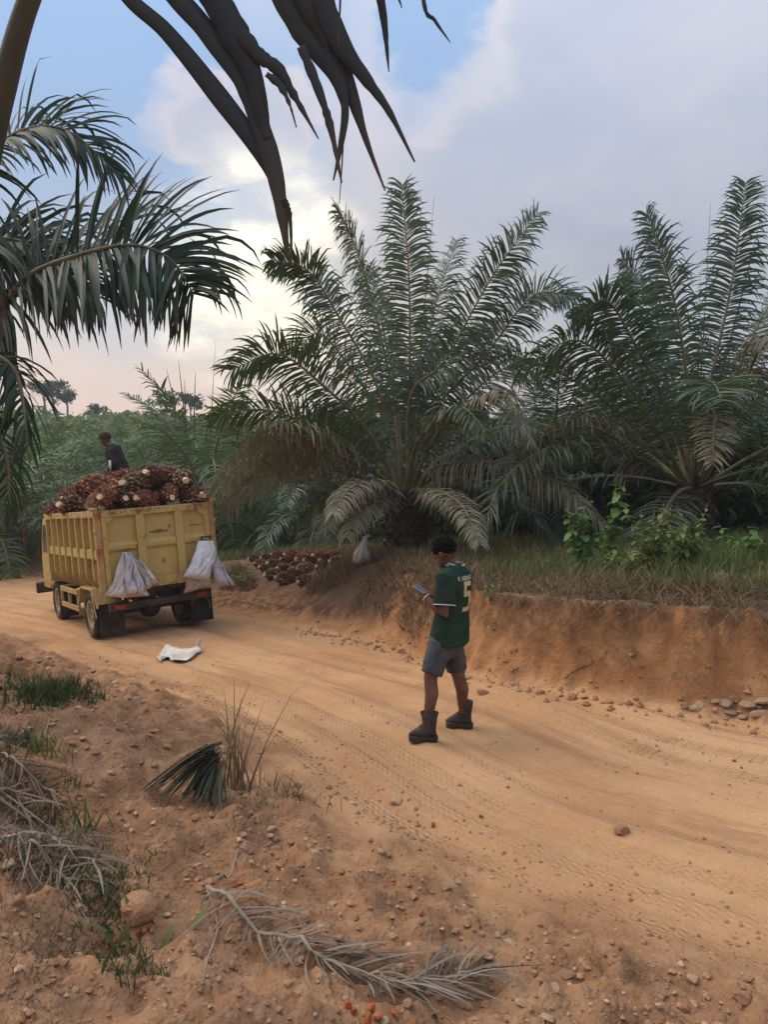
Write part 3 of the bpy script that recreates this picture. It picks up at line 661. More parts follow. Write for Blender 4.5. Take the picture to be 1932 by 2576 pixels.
# the palm to the left, its trunk out of the picture, two big fronds reaching in
lp = Vector((-4.3, 6.1, 0)); lp.z = hz(lp.x, lp.y)
palm_l = empty('oil_palm', lp, 'near oil palm whose fronds reach in from the left edge', 'palm tree')
palm_trunk(palm_l, 3.0, .4, 8)
def lf(pts, **kw):
    az = kw.pop('az', 90); return frond(palm_l, lp, [Vector(p) for p in pts], azdir=np.array([math.sin(R(az)), math.cos(R(az)), 0]), **kw)
lc = lp + Vector((0, 0, 3.0))
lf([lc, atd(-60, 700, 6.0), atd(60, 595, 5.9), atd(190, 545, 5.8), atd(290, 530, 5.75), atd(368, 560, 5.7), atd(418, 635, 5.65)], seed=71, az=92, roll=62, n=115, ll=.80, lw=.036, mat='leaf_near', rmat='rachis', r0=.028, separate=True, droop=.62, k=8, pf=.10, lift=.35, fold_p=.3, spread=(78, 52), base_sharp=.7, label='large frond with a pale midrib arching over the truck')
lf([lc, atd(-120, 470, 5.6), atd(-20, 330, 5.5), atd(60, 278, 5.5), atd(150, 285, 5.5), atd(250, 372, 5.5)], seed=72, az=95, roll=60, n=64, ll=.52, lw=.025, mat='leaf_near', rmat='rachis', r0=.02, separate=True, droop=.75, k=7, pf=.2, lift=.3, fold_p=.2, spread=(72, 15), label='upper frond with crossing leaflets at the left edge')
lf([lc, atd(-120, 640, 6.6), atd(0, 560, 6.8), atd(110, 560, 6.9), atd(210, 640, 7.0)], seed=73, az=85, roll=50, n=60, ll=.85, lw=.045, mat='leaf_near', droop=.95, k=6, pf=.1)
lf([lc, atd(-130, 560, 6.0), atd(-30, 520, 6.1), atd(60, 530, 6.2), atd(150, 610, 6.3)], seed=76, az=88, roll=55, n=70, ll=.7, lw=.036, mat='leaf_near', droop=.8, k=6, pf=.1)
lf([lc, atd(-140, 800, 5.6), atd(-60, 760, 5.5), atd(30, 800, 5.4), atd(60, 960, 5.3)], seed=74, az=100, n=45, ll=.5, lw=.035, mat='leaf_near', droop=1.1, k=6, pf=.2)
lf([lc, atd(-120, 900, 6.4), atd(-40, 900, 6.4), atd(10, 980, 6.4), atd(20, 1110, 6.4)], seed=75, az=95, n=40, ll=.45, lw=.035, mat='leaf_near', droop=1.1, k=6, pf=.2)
sp_ = [lc - lp, atd(-60, 600, 6.1) - lp, atd(0, 640, 5.95) - lp, atd(14, 740, 5.85) - lp, atd(22, 850, 5.8) - lp, atd(14, 925, 5.8) - lp]
o_ = MB().tube([Vector(p) for p in sp_], [(.05, .04), (.06, .05), (.085, .05), (.08, .045), (.06, .04), (.015, .015)], 10, hint=(0, 1, 0)).build('dead_stalk', M['trunk'], palm_l, smooth=True)
o_['label'] = 'brown dead leaf stalk hanging at the left edge'

# the frond overhead, close to the lens: its midrib leaves the picture at top left and broad blades hang back in
of_base = Vector((-2.2, 1.3, hz(-2.2, 1.3)))
over = empty('overhead_frond', of_base, 'dark palm frond hanging overhead close to the camera with torn broad blades', 'palm frond')
def blade(pts, ws, y0, y1, name='leaflet', torn=0.0, mat='leaf_over_hazed', seed=0):
    """broad leaflet through display pixels at depth y0..y1; ws half widths in display pixels"""
    n = 64; g = np.random.default_rng(seed); uv = catmull(pts, n); wd = np.interp(np.linspace(0, 1, n), np.linspace(0, 1, len(ws)), ws)
    wd = wd * (1 + (.05 + torn * .5) * np.interp(np.arange(n), np.arange(0, n, 3), g.normal(0, .35, len(range(0, n, 3)))))
    C = np.array([atd(u, v, y0 + (y1 - y0) * i / (n - 1)) for i, (u, v) in enumerate(uv)])
    T = np.gradient(C, axis=0); T /= np.linalg.norm(T, axis=1, keepdims=True)
    Wv = np.cross(T, np.array([0, 1.0, .25])); Wv /= np.linalg.norm(Wv, axis=1, keepdims=True)
    sc = C[:, 1] / F * (1932 / 1659)
    W = Wv * (wd * sc)[:, None]; Nv = np.cross(Wv, T)
    V, Q, c = ribbons((C - np.array(of_base))[None], W[None] * .86, .02, Nv[None])
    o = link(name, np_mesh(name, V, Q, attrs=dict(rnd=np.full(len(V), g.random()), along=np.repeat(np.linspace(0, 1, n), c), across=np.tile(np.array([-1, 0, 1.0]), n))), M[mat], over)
    s_ = o.modifiers.new('thickness', 'SOLIDIFY'); s_.thickness = .0012; s_.offset = 0
    return o
rp = [(-140, 720), (-60, 460), (0, 215), (62, 0), (160, -190), (420, -330), (760, -300), (1000, -190)]
RP = catmull([at(u * 1932 / 1659, v * 2576 / 2212, 1.3 - .12 * i / 7) for i, (u, v) in enumerate(rp)], 40)
mbx = MB(); mbx.tube([Vector(p) - of_base for p in RP], [(max(.004, .031 - .00070 * i), max(.004, .026 - .0006 * i)) for i in range(40)], 10)
mbx.tube([Vector((-.2, -.05, 1.0)), Vector(RP[0]) - of_base], [.05, .031], 10)
mbx.tube([Vector((-.24, -.08, -.1)), Vector((-.2, -.05, 1.0))], [.09, .05], 10)
mbx.build('rachis', M['rachis_dark'], over, smooth=True)
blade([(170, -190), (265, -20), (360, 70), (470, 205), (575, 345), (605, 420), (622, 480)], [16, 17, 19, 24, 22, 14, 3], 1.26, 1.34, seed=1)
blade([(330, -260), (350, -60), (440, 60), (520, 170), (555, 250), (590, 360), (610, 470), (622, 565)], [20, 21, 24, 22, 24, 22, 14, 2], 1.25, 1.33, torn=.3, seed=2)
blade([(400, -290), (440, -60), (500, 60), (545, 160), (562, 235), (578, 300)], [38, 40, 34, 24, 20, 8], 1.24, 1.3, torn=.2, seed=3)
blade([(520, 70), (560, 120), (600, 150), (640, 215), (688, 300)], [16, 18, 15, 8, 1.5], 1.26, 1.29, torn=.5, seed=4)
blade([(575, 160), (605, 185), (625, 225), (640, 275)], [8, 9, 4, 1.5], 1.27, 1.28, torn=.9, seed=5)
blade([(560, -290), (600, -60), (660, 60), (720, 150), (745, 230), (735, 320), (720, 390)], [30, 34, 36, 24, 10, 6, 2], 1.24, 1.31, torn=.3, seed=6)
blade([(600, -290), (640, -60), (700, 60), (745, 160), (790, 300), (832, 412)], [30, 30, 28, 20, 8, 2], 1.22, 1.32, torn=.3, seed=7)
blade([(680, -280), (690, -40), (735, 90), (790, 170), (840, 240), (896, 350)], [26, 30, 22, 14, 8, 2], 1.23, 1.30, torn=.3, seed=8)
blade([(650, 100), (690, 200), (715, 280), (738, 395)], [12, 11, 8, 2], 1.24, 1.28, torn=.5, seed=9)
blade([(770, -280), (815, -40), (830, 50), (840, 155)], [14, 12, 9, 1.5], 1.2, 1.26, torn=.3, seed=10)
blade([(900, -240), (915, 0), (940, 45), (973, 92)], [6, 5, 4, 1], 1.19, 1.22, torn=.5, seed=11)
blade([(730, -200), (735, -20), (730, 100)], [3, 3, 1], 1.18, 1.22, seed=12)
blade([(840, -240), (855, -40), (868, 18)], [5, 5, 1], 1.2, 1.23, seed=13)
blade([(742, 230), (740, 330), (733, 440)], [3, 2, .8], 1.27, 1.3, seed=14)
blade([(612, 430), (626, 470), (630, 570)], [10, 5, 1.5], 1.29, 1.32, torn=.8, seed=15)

# ------------------------------------------------------------------ the dump truck
def truck_paint(name, c1, c2, rust=(.16, .07, .03), rlo=.57, rhi=.68, dust=.6):
    m, t, b = principled(name, .6, .35)
    tc = N(t, 'ShaderNodeTexCoord'); o = tc.outputs['Object']
    c = mixc(t, mapr(t, noise(t, 1.6, 5, .6, vec=o), .35, .65), c1, c2)
    st = noise(t, 1.0, 5, .6, vec=o, stretch=(14, 14, .9))
    c = mixc(t, mapr(t, st, .52, .8, 0, .45), c, (.30, .20, .08))
    c = mixc(t, mapr(t, noise(t, 7, 8, .7, vec=o), rlo, rhi), c, rust)
    c = mixc(t, mapr(t, noise(t, 2.3, 7, .65, vec=o), .5, .75, 0, dust), c, (.40, .25, .12))
    sx_ = N(t, 'ShaderNodeSeparateXYZ'); L(t, o, sx_.inputs[0])
    mud = math_(t, 'MULTIPLY', mapr(t, sx_.outputs[2], 1.5, .45, 0, 1), mapr(t, noise(t, 5, 7, .7, vec=o), .36, .62))
    c = mixc(t, math_(t, 'MULTIPLY', mud, .8), c, (.33, .20, .105))
    sc_ = noise(t, 1.0, 7, .7, vec=o, stretch=(2.5, 2.5, 16)); c = mixc(t, mapr(t, sc_, .62, .72, 0, .7), c, (.22, .13, .055))
    L(t, c, b.inputs['Base Color']); bump(t, b, noise(t, 3.5, 5, vec=o), .5, .03)
    return m
M['yellow'] = truck_paint('truck_yellow', (.46, .315, .085), (.52, .37, .118))
M['yellow_rail'] = truck_paint('truck_yellow_worn', (.50, .35, .10), (.50, .34, .12), rlo=.48, rhi=.66, dust=.7)
M['rust_red'] = simple('rust_red', (.40, .20, .09), (.47, .30, .12), 6, .8, .2, dirt=(.34, .11, .05), dlo=.52, dhi=.58, dscale=5)
M['rubber'] = simple('rubber', (.018, .017, .016), (.05, .042, .035), 5, .85, .2, .2, dirt=(.26, .16, .09), dlo=.55, dhi=.85, dscale=3)
M['tyre'] = simple('tyre', (.028, .026, .024), (.10, .075, .05), 4, .9, .2, .3, dirt=(.28, .18, .10), dlo=.5, dhi=.8, dscale=5)
M['rim'] = simple('rim', (.30, .22, .12), (.36, .25, .13), 5, .8, .25, dirt=(.30, .19, .10))
M['steel'] = simple('dark_steel', (.030, .026, .023), (.075, .055, .042), 6, .75, .3, .2, dirt=(.22, .14, .08), dlo=.5, dhi=.85)
M['glass'] = simple('dark_glass', (.012, .014, .016), (.02, .022, .024), 3, .12, .5)
M['lamp_red'] = simple('lamp_red', (.30, .02, .015), (.36, .03, .02), 5, .3, .5)
M['scrawl'] = simple('faded_marking', (.10, .075, .04), (.20, .14, .06), 20, .8)
TW, TL, TH, TZ = 2.0, 3.89, 1.32, .853
truck = empty('dump_truck', (-3.689, 12.647, -.584), 'yellow dump truck seen from behind, loaded high with palm fruit bunches', 'truck')
truck.rotation_euler = (Matrix.Rotation(.612, 3, 'Z') @ Matrix.Rotation(-.063, 3, 'X') @ Matrix.Rotation(-.054, 3, 'Y')).to_euler()
TM = Matrix.Translation(truck.location) @ truck.rotation_euler.to_matrix().to_4x4(); TMI = TM.inverted()
def tpart(name, mat, mb, bev=.008, label=None, parent=None):
    o = mb.build(name, M[mat], parent or truck, bevel=bev)
    if label: o['label'] = label
    return o
hw = TW / 2; zt, zb = TZ + TH, TZ
# bed: floor, sides leaning in at the foot, headboard
tpart('bed_floor', 'steel', MB().box(-.72, .72, .05, TL, zb - .10, zb - .04), 0)
for sgn, nm in ((-1, 'left'), (1, 'right')):
    X = lambda a: sgn * a
    side = tpart('bed_side', 'yellow', MB().prism([(X(hw - .10), zt - .02), (X(hw - .07), zt - .02), (X(hw - .07), zb + .22), (X(.74), zb - .09), (X(.71), zb - .09), (X(hw - .10), zb + .22)][::sgn], 1, .04, TL), .004)
    tpart('top_rail', 'yellow_rail', MB().box(min(X(hw - .12), X(hw)), max(X(hw - .12), X(hw)), 0.02, TL + .04, zt - .11, zt), .01, parent=side)
    n_r = 8
    for i in range(n_r):                                   # upright ribs, bent in under the floor
        y = .30 + (TL - .42) * i / (n_r - 1)
        tpart('side_rib', 'yellow', MB().prism([(X(hw - .07), zt - .11), (X(hw + .012), zt - .11), (X(hw + .012), zb + .17), (X(.80), zb - .07), (X(.74), zb - .07), (X(hw - .07), zb + .21)][::sgn], 1, y - .028, y + .028), .006, parent=side)
    ys = [.02] + [.30 + (TL - .42) * i / (n_r - 1) for i in range(n_r)]
    for i in range(n_r):                                   # mid rail: a piece between each pair of ribs, splayed at its ends
        a, b_ = ys[i] + (.03 if i else 0), ys[i + 1] - .03; zc = zb + TH * .45
        mbm = MB().prism([(a, zc - .075), (b_, zc - .075), (b_, zc + .015), (b_ - .06, zc + .085), (a + .09, zc + .085), (a, zc + .02)], 0, X(hw - .072), X(hw - .012))
        tpart('mid_rail', 'yellow', mbm, .005, parent=side)
    tpart('corner_post', 'rust_red', MB().box(min(X(hw - .085), X(hw + .015)), max(X(hw - .085), X(hw + .015)), -.055, .04, zb - .02, zt + .004), .01, label='%s rear corner post with worn red paint' % nm, parent=side)
tpart('headboard', 'yellow', MB().box(-hw + .02, hw - .02, TL + .002, TL + .07, zb - .05, zt + .10), .01)
# tailgate: sheet, frame and stiffeners
gate = tpart('tailgate', 'yellow', MB().box(-hw + .09, hw - .09, -.012, .018, zb + .02, zt - .02), .003)
gx0, gx1 = -hw + .09, hw - .09
def gp(name, mb, mat='yellow', bev=.008, label=None): return tpart(name, mat, mb, bev, label, gate)
gp('top_beam', MB().box(gx0, gx1, -.07, -.0125, zt - .12, zt - .005), 'yellow_rail')
gp('bottom_beam', MB().box(gx0, gx1, -.075, -.0125, zb - .02, zb + .13), 'yellow_rail')
for xa, xb in ((gx0, -.36), (-.22, .30), (.44, gx1)):
    gp('middle_beam', MB().prism([(-.0125, zb + TH * .47), (-.06, zb + TH * .50), (-.066, zb + TH * .55), (-.0125, zb + TH * .60)], 0, xa + .002, xb - .002), 'yellow')
for xc in (-.29, .37):
    gp('upright_beam', MB().box(xc - .07, xc + .07, -.078, -.0125, zb + .132, zt - .122))
for sgn in (-1, 1):
    e = gx0 if sgn < 0 else gx1
    gp('edge_beam', MB().box(min(e, e - sgn * .08), max(e, e - sgn * .08), -.068, -.0125, zb + .132, zt - .122))
    gp('corner_gusset', MB().prism([(e - sgn * .08, zt - .122), (e - sgn * .22, zt - .122), (e - sgn * .08, zt - .25)][::-sgn], 1, -.064, -.0125))
    gp('hinge', MB().tube([(sgn * (hw - .05), -.03, zt + .02), (sgn * (hw + .07), -.03, zt + .02)], .03, 10).box(min(sgn * (hw - .02), sgn * (hw + .03)), max(sgn * (hw - .02), sgn * (hw + .03)), -.07, .03, zt - .35, zt - .30), 'yellow_rail')
gp('latch_handle', MB().bar((.72, -.12, zb + .72), (.90, -.12, zb + .72), .022).bar((.72, -.12, zb + .73), (.72, -.12, zb + .60), .022).bar((.89, -.12, zb + .73), (.89, -.02, zb + .62), .022), 'steel', .002)
gp('faded_marking', MB().box(-.14, .16, -.0165, -.0125, zb + .885, zb + .905).box(-.05, .10, -.0165, -.0125, zb + .91, zb + .925).box(-.10, .20, -.0163, -.0125, zb + .87, zb + .878), 'scrawl', 0)
gp('faded_marking', MB().box(.56, .80, -.0165, -.0125, zb + .93, zb + .945), 'scrawl', 0)
gp('red_patch', MB().box(.30, .50, -.0785, -.0755, zb + .01, zb + .07), 'rust_red', 0)
# frame below
ch = tpart('chassis', 'steel', MB().box(-.44, -.36, .1, 5.4, .62, .76).box(.36, .44, .1, 5.4, .62, .76).box(-.36, .36, .25, .33, .63, .75).box(-.36, .36, 2.1, 2.2, .63, .75), .005)
tpart('rear_crossbar', 'steel', MB().box(-.86, .86, .06, .16, .50, .62).box(-.62, -.54, .08, .14, .62, .80).box(.54, .62, .08, .14, .62, .80), .008)
tpart('axle', 'steel', MB().tube([(-.9, .95, .39), (.9, .95, .39)], .06, 10).ball((.05, .95, .39), (.2, .22, .2)), 0)
tpart('propeller_shaft', 'steel', MB().tube([(.02, 1.1, .42), (.0, 3.6, .58)], .04, 8), 0)
tpart('leaf_spring', 'steel', MB().box(-.47, -.39, .35, 1.55, .46, .56).box(.39, .47, .35, 1.55, .46, .56), .004)
tpart('hoist_frame', 'yellow', MB().box(-.34, -.27, .3, 3.7, .765, .81).box(.27, .34, .3, 3.7, .765, .81), .004)
# wheels
def tyre_mesh(r=.395, wd=.20):
    mb = MB(); h = wd / 2
    mb.lathe([(.24, -h * .75), (.30, -h), (.35, -h * 1.02), (r - .015, -h * .86), (r - .012, -h * .4), (r - .022, -h * .36), (r - .012, -h * .3), (r - .012, h * .3), (r - .022, h * .36), (r - .012, h * .4), (r - .015, h * .86), (.35, h * 1.02), (.30, h), (.24, h * .75)], 40)
    for i in range(40):
        a = 2 * math.pi * i / 40; Mx = Matrix.Rotation(a, 4, 'X')
        for sgn in (-1, 1): mb.box(min(sgn * h * .42, sgn * h * .9), max(sgn * h * .42, sgn * h * .9), -.014, .014, r - .02, r, Mx)
    return mb.mesh('tyre', True)
TY = tyre_mesh(); TY.materials.append(M['tyre'])
def rim_mesh():
    mb = MB(); mb.lathe([(.245, -.085), (.25, -.06), (.25, .06), (.245, .085), (.215, .08), (.20, .02), (.09, -.03), (.085, -.06), (.05, -.062), (.05, .0), (.18, .03), (.2, -.04), (.22, -.08)], 28)
    for i in range(6):
        a = i * math.pi / 3; mb.ball((-.035, .13 * math.cos(a), .13 * math.sin(a)), .014, 6, 4)
    return mb.mesh('rim', True)
RM = rim_mesh(); RM.materials.append(M['rim'])
def wheel(x, y, lab=None):
    o = empty('wheel', (x, y, .395), parent=truck); link('tyre', TY, None, o); r_ = link('rim', RM, None, o)
    if x > 0: r_.rotation_euler = (0, 0, math.pi)
    return o
for x in (-.885, -.655, .655, .885): wheel(x, .95)
for x in (-.80, .80): wheel(x, 3.95)
# guards, flaps, side tray
for sgn in (-1, 1):
    a, b_ = (-1.0, -.56) if sgn < 0 else (.56, 1.0)
    tpart('fender', 'yellow', MB().prism([(1.62, .56), (1.42, .86), (.62, .86), (.34, .56), (.37, .545), (.635, .83), (1.405, .83), (1.595, .545)], 0, a, b_).prism([(.66, .83), (.62, .86), (.38, .40), (.43, .38)], 0, sgn * 1.0, sgn * 1.012), .004)
    tpart('mud_flap', 'rubber', MB().box(a + .02, b_ - .02, .30, .318, .06, .62), .003)
    tpart('splash_guard', 'rubber', MB().box(a + .05, b_ - .05, 3.42, 3.435, .10, .70), .003)
    tpart('tail_lamp', 'lamp_red', MB().box(sgn * .70 - .09, sgn * .70 + .09, .045, .06, .53, .60), .004)
    X0, X1 = (-.98, -.60) if sgn < 0 else (.60, .98)
    mbt = MB(); xo = X0 if sgn < 0 else X1
    for y in (1.78, 2.45, 3.1): mbt.box(min(xo, xo - sgn * .05), max(xo, xo - sgn * .05), y - .025, y + .025, .42, .76)
    for z in (.42, .72): mbt.box(min(xo, xo - sgn * .04) , max(xo, xo - sgn * .04), 1.75, 3.13, z - .045, z + .045)
    for y in (1.80, 3.08): mbt.box(X0, X1, y - .03, y + .03, .73, .77)
    mbt.box(min(xo - sgn * .34, xo - sgn * .38), max(xo - sgn * .34, xo - sgn * .38), 1.78, 3.1, .73, .77)
    tpart('side_guard', 'yellow', mbt, .004)
mbc = MB()
for a0 in range(20):                                       # ring painted on the right flap
    a = math.pi * (a0 - 1) / 19 - .2; b2 = a + math.pi / 19
    p, q = (.76 + .17 * math.cos(a), .33 + .17 * math.sin(a)), (.76 + .17 * math.cos(b2), .33 + .17 * math.sin(b2))
    mbc.bar((p[0], .298, p[1]), (q[0], .298, q[1]), .012, (0, 1, 0), .002)
tpart('ring_mark', 'rim', mbc, 0)
tpart('fuel_tank', 'steel', MB().box(.50, .92, 2.2, 3.0, .42, .72), .04)
# cab ahead of the bed, only a strip of it shows on the left
cab = tpart('cab', 'yellow', MB().prism([(4.08, .62), (4.08, 2.02), (4.25, 2.10), (5.15, 2.08), (5.45, 1.75), (5.62, 1.25), (5.66, .55), (5.0, .55), (4.95, .62)], 0, -.80, .80), .03)
for sgn in (-1, 1):
    xo = sgn * .802; xi = sgn * .815
    d = tpart('door', 'yellow', MB().prism([(4.35, .68), (4.35, 2.0), (5.1, 2.0), (5.38, 1.62), (5.42, .68)], 0, xo, xi), .004, parent=cab)
    tpart('door_window', 'glass', MB().prism([(4.42, 1.35), (4.42, 1.94), (5.06, 1.94), (5.28, 1.62), (5.30, 1.35)], 0, xi + sgn * .001, xi + sgn * .006), 0, parent=d)
    tpart('mirror', 'rubber', MB().tube([(sgn * .81, 5.35, 1.7), (sgn * 1.1, 5.42, 1.75)], .012, 6).box(sgn * 1.12 - .05, sgn * 1.12 + .05, 5.38, 5.44, 1.45, 1.85), .01, parent=cab)
tpart('rear_window', 'glass', MB().box(-.5, .5, 4.068, 4.0785, 1.45, 1.9), 0, parent=cab)
tpart('windscreen', 'glass', MB().add([(-.82, 5.19, 2.06), (.82, 5.19, 2.06), (.85, 5.64, 1.27), (-.85, 5.64, 1.27), (-.82, 5.20, 2.07), (.82, 5.20, 2.07), (.85, 5.655, 1.28), (-.85, 5.655, 1.28)], [(0, 1, 2, 3), (7, 6, 5, 4), (0, 4, 5, 1), (1, 5, 6, 2), (2, 6, 7, 3), (3, 7, 4, 0)]), 0, parent=cab)
tpart('bumper', 'steel', MB().box(-.95, .95, 5.66, 5.8, .42, .66), .02, parent=cab)

# ------------------------------------------------------------------ sacks
def sackmat(name, c1, c2, stripe=None, srot=0, sscale=9, tint=None):
    m, t, b = principled(name, .75, .25); tc = N(t, 'ShaderNodeTexCoord'); o = tc.outputs['Object']
    c = mixc(t, mapr(t, noise(t, 6, 5, vec=o), .35, .65), c1, c2)
    if stripe:
        a = N(t, 'ShaderNodeAttribute', attribute_name='sx').outputs['Fac']
        sn = math_(t, 'SINE', math_(t, 'ADD', math_(t, 'MULTIPLY', a, sscale), math_(t, 'MULTIPLY', noise(t, 4, 4, vec=o), 6)))
        c = mixc(t, mapr(t, sn, .72, .9, 0, .85), c, stripe)
    if tint: c = mixc(t, mapr(t, noise(t, 2.2, 6, .6, vec=o), .45, .7, 0, .8), c, tint)
    L(t, c, b.inputs['Base Color'])
    wv = N(t, 'ShaderNodeTexWave', i_Scale=60.0); L(t, o, wv.inputs['Vector'])
    bump(t, b, math_(t, 'ADD', noise(t, 14, 3, vec=o), math_(t, 'MULTIPLY', wv.outputs['Fac'], .1)), .5, .02)
    return m
M['sack_beige'] = sackmat('sack_beige', (.60, .55, .48), (.68, .63, .56), tint=(.44, .36, .27))
M['sack_grey'] = sackmat('sack_grey', (.54, .52, .55), (.68, .66, .68), stripe=(.16, .15, .19), sscale=11, tint=(.36, .32, .34))
M['sack_brown'] = sackmat('sack_brown_stripe', (.58, .55, .50), (.64, .60, .54), stripe=(.26, .19, .12), sscale=9, tint=(.45, .38, .30))
M['sack_white'] = sackmat('sack_white', (.70, .71, .74), (.78, .78, .79), tint=(.52, .47, .40))
M['sack_tan'] = sackmat('sack_tan', (.44, .33, .25), (.50, .38, .29), tint=(.36, .25, .17))
M['sack_pink'] = sackmat('sack_pink', (.62, .56, .60), (.70, .65, .68), stripe=(.16, .18, .26), sscale=7, tint=(.50, .44, .46))
def pillow(Lf, Rt, dep, place, folds=5, famp=.022, seed=0, ns=31, nt=31, sharp=.5, sag=1.0, top_thin=.14):
    """closed sack: left and right outlines run top to bottom in 2-d; place(a, b, d) puts outline coords and depth in space"""
    Lc, Rc = catmull(Lf, nt), catmull(Rt, nt); g = random.Random(seed); ph = [g.uniform(0, 6.28) for _ in range(4)]
    V, sx = [], []
    for side in (1, -1):
        for i in range(nt):
            t = i / (nt - 1)
            for j in range(ns):
                s = j / (ns - 1); wj = .06 * (mnoise.noise((t * 3.1, ph[0], s * 2)) + .5 * mnoise.noise((t * 8, ph[1], s * 2))); p = Lc[i] * (1 - s - wj) + Rc[i] * (s + wj)
                prof = (math.sin(math.pi * s) ** sharp) * (top_thin + (1 - top_thin) * t ** sag) * (1 - max(0, (t - .82) / .18) ** 2 * .85)
                d = dep * prof
                fo = famp * (1.3 - t * .8) * (math.sin(folds * 2 * math.pi * s + ph[0] + 1.2 * math.sin(2.2 * t + ph[1])) + .5 * math.sin(folds * 3.7 * math.pi * s + ph[2]))
                fo = .12 * fo + famp * (3.2 * mnoise.noise((s * 2.6 + ph[0], t * 2.2, ph[1])) - 2.6 * abs(mnoise.noise((s * 4 + t * 3, t * 2.6 - s * 2, ph[2]))) - 1.3 * abs(mnoise.noise((s * 7 - t * 4, t * 6, ph[3]))) + 1.2)
                e = math.sin(math.pi * s) ** .4 if 0 < s < 1 else 0
                V.append(place(p[0], p[1], (d + fo * e) if side > 0 else -(d * .35 + .004 * e))); sx.append(s)
    n = ns * nt; Q = []
    for i in range(nt - 1):
        for j in range(ns - 1):
            a = i * ns + j; Q.append((a, a + 1, a + ns + 1, a + ns)); a += n; Q.append((a + ns, a + ns + 1, a + 1, a))
    for i in range(nt - 1):
        for j in (0, ns - 1):
            a = i * ns + j; Q.append((a, a + ns, a + ns + n, a + n) if j == 0 else (a + n, a + ns + n, a + ns, a))
    for j in range(ns - 1):
        for i in (0, nt - 1):
            a = i * ns + j; Q.append((a, a + n, a + n + 1, a + 1) if i == 0 else (a + 1, a + n + 1, a + n, a))
    return np.array(V), np.array(Q), np.array(sx)
def tgate(u, v, y=-.08):                                   # photo pixel -> local x, z on the plane of the tailgate
    o = TMI @ Vector((0, 0, CAMZ)); d = TMI.to_3x3() @ pdir(u, v); s_ = (y - o.y) / d.y; p = o + d * s_; return (p.x, p.z)
def gate_sack(name, Lpx, Rpx, dep, mat, label, layer=0, **kw):
    def place(a, b, d): return tuple(TM @ Vector((a, -.085 - layer * .05 - d, b)))
    V, Q, sx = pillow([tgate(*p) for p in Lpx], [tgate(*p) for p in Rpx], dep * 1.2, place, **kw)
    c = V.mean(0); me = np_mesh(name, V - c, Q, attrs=dict(sx=sx)); o = link(name, me, M[mat]); o.location = c
    return setprops(o, label, 'sack', 'sacks tied to the tailgate')
def cpx(x, y): return (260 + x * 340 / 1659, 1340 + y * 180 / 878)     # coordinates read off an enlarged crop
gate_sack('sack', [cpx(225, 235), cpx(160, 420), cpx(110, 600), cpx(-5, 775)], [cpx(275, 250), cpx(270, 450), cpx(285, 640), cpx(300, 800)], .10, 'sack_beige', 'beige empty sack hanging leftmost on the tailgate', 0, seed=1, folds=3)
gate_sack('sack', [cpx(235, 240), cpx(245, 400), cpx(225, 600), cpx(250, 755)], [cpx(310, 235), cpx(385, 400), cpx(470, 600), cpx(455, 755)], .17, 'sack_grey', 'grey striped bulging sack in the middle of the left bundle', 1.6, seed=2, folds=4, famp=.032)
gate_sack('sack', [cpx(290, 240), cpx(400, 420), cpx(470, 580), cpx(495, 715)], [cpx(335, 250), cpx(470, 360), cpx(560, 460), cpx(662, 600)], .10, 'sack_brown', 'white sack with brown stripes right in the left bundle', .4, seed=3, folds=3, famp=.026)
gate_sack('sack', [cpx(280, 600), cpx(260, 700), cpx(220, 800)], [cpx(480, 600), cpx(520, 700), cpx(572, 772)], .06, 'sack_beige', 'pale sack corner showing below the grey striped sack', 0, seed=4, folds=3)
gate_sack('sack', [cpx(1040, 380), cpx(1020, 520), cpx(1000, 650), cpx(975, 750)], [cpx(1290, 400), cpx(1300, 520), cpx(1315, 600), cpx(1325, 660)], .12, 'sack_tan', 'tan dusty sack under the white sack on the tailgate', 0, seed=5, folds=3)
gate_sack('sack', [cpx(1125, 98), cpx(1075, 270), cpx(1020, 410), cpx(943, 540)], [cpx(1320, 100), cpx(1355, 250), cpx(1300, 420), cpx(1265, 590)], .16, 'sack_white', 'clean white sack hung open by its corners at the right', 2.0, seed=6, folds=3, famp=.026)
gate_sack('sack', [cpx(1340, 270), cpx(1320, 400), cpx(1330, 500), cpx(1365, 640)], [cpx(1375, 260), cpx(1450, 390), cpx(1510, 510), cpx(1608, 655)], .12, 'sack_pink', 'pinkish sack with a dark stripe swinging past the corner', .6, seed=7, folds=3)
# the standing sack by the fruit heap
b0 = gpt(912, 1418)
def stand(a, b, d):
    return (b0.x + a, b0.y - d, b0.z + b)
Lw = [(.02, .52), (-.03, .40), (-.10, .30), (-.17, .18), (-.19, .06), (-.15, -.03)]; Rw = [(.09, .47), (.10, .40), (.09, .32), (.13, .20), (.17, .08), (.15, -.03)]
V, Q, sx = pillow(Lw, Rw, .17, stand, folds=2, famp=.012, seed=12, top_thin=.35, sag=.6)
V[:, 1] += np.where(V[:, 1] > b0.y, (V[:, 1] - b0.y) * 1.6, 0)
c = np.array([b0.x, b0.y, b0.z]); o = link('sack', np_mesh('sack', V - c, Q, attrs=dict(sx=sx)), M['sack_beige']); o.location = c
setprops(o, 'pale filled sack standing on the bank beside the fruit heap', 'sack')
MB().loft([((.05, 0, .47), (.04, 0, 0), (0, .03, 0)), ((.08, 0, .50), (.05, 0, .01), (0, .04, 0)), ((.14, -.01, .53), (.045, 0, -.02), (0, .02, 0)), ((.19, -.01, .50), (.012, 0, 0), (0, .01, 0))], 10).build('sack_ear', M['sack_beige'], o, smooth=True)
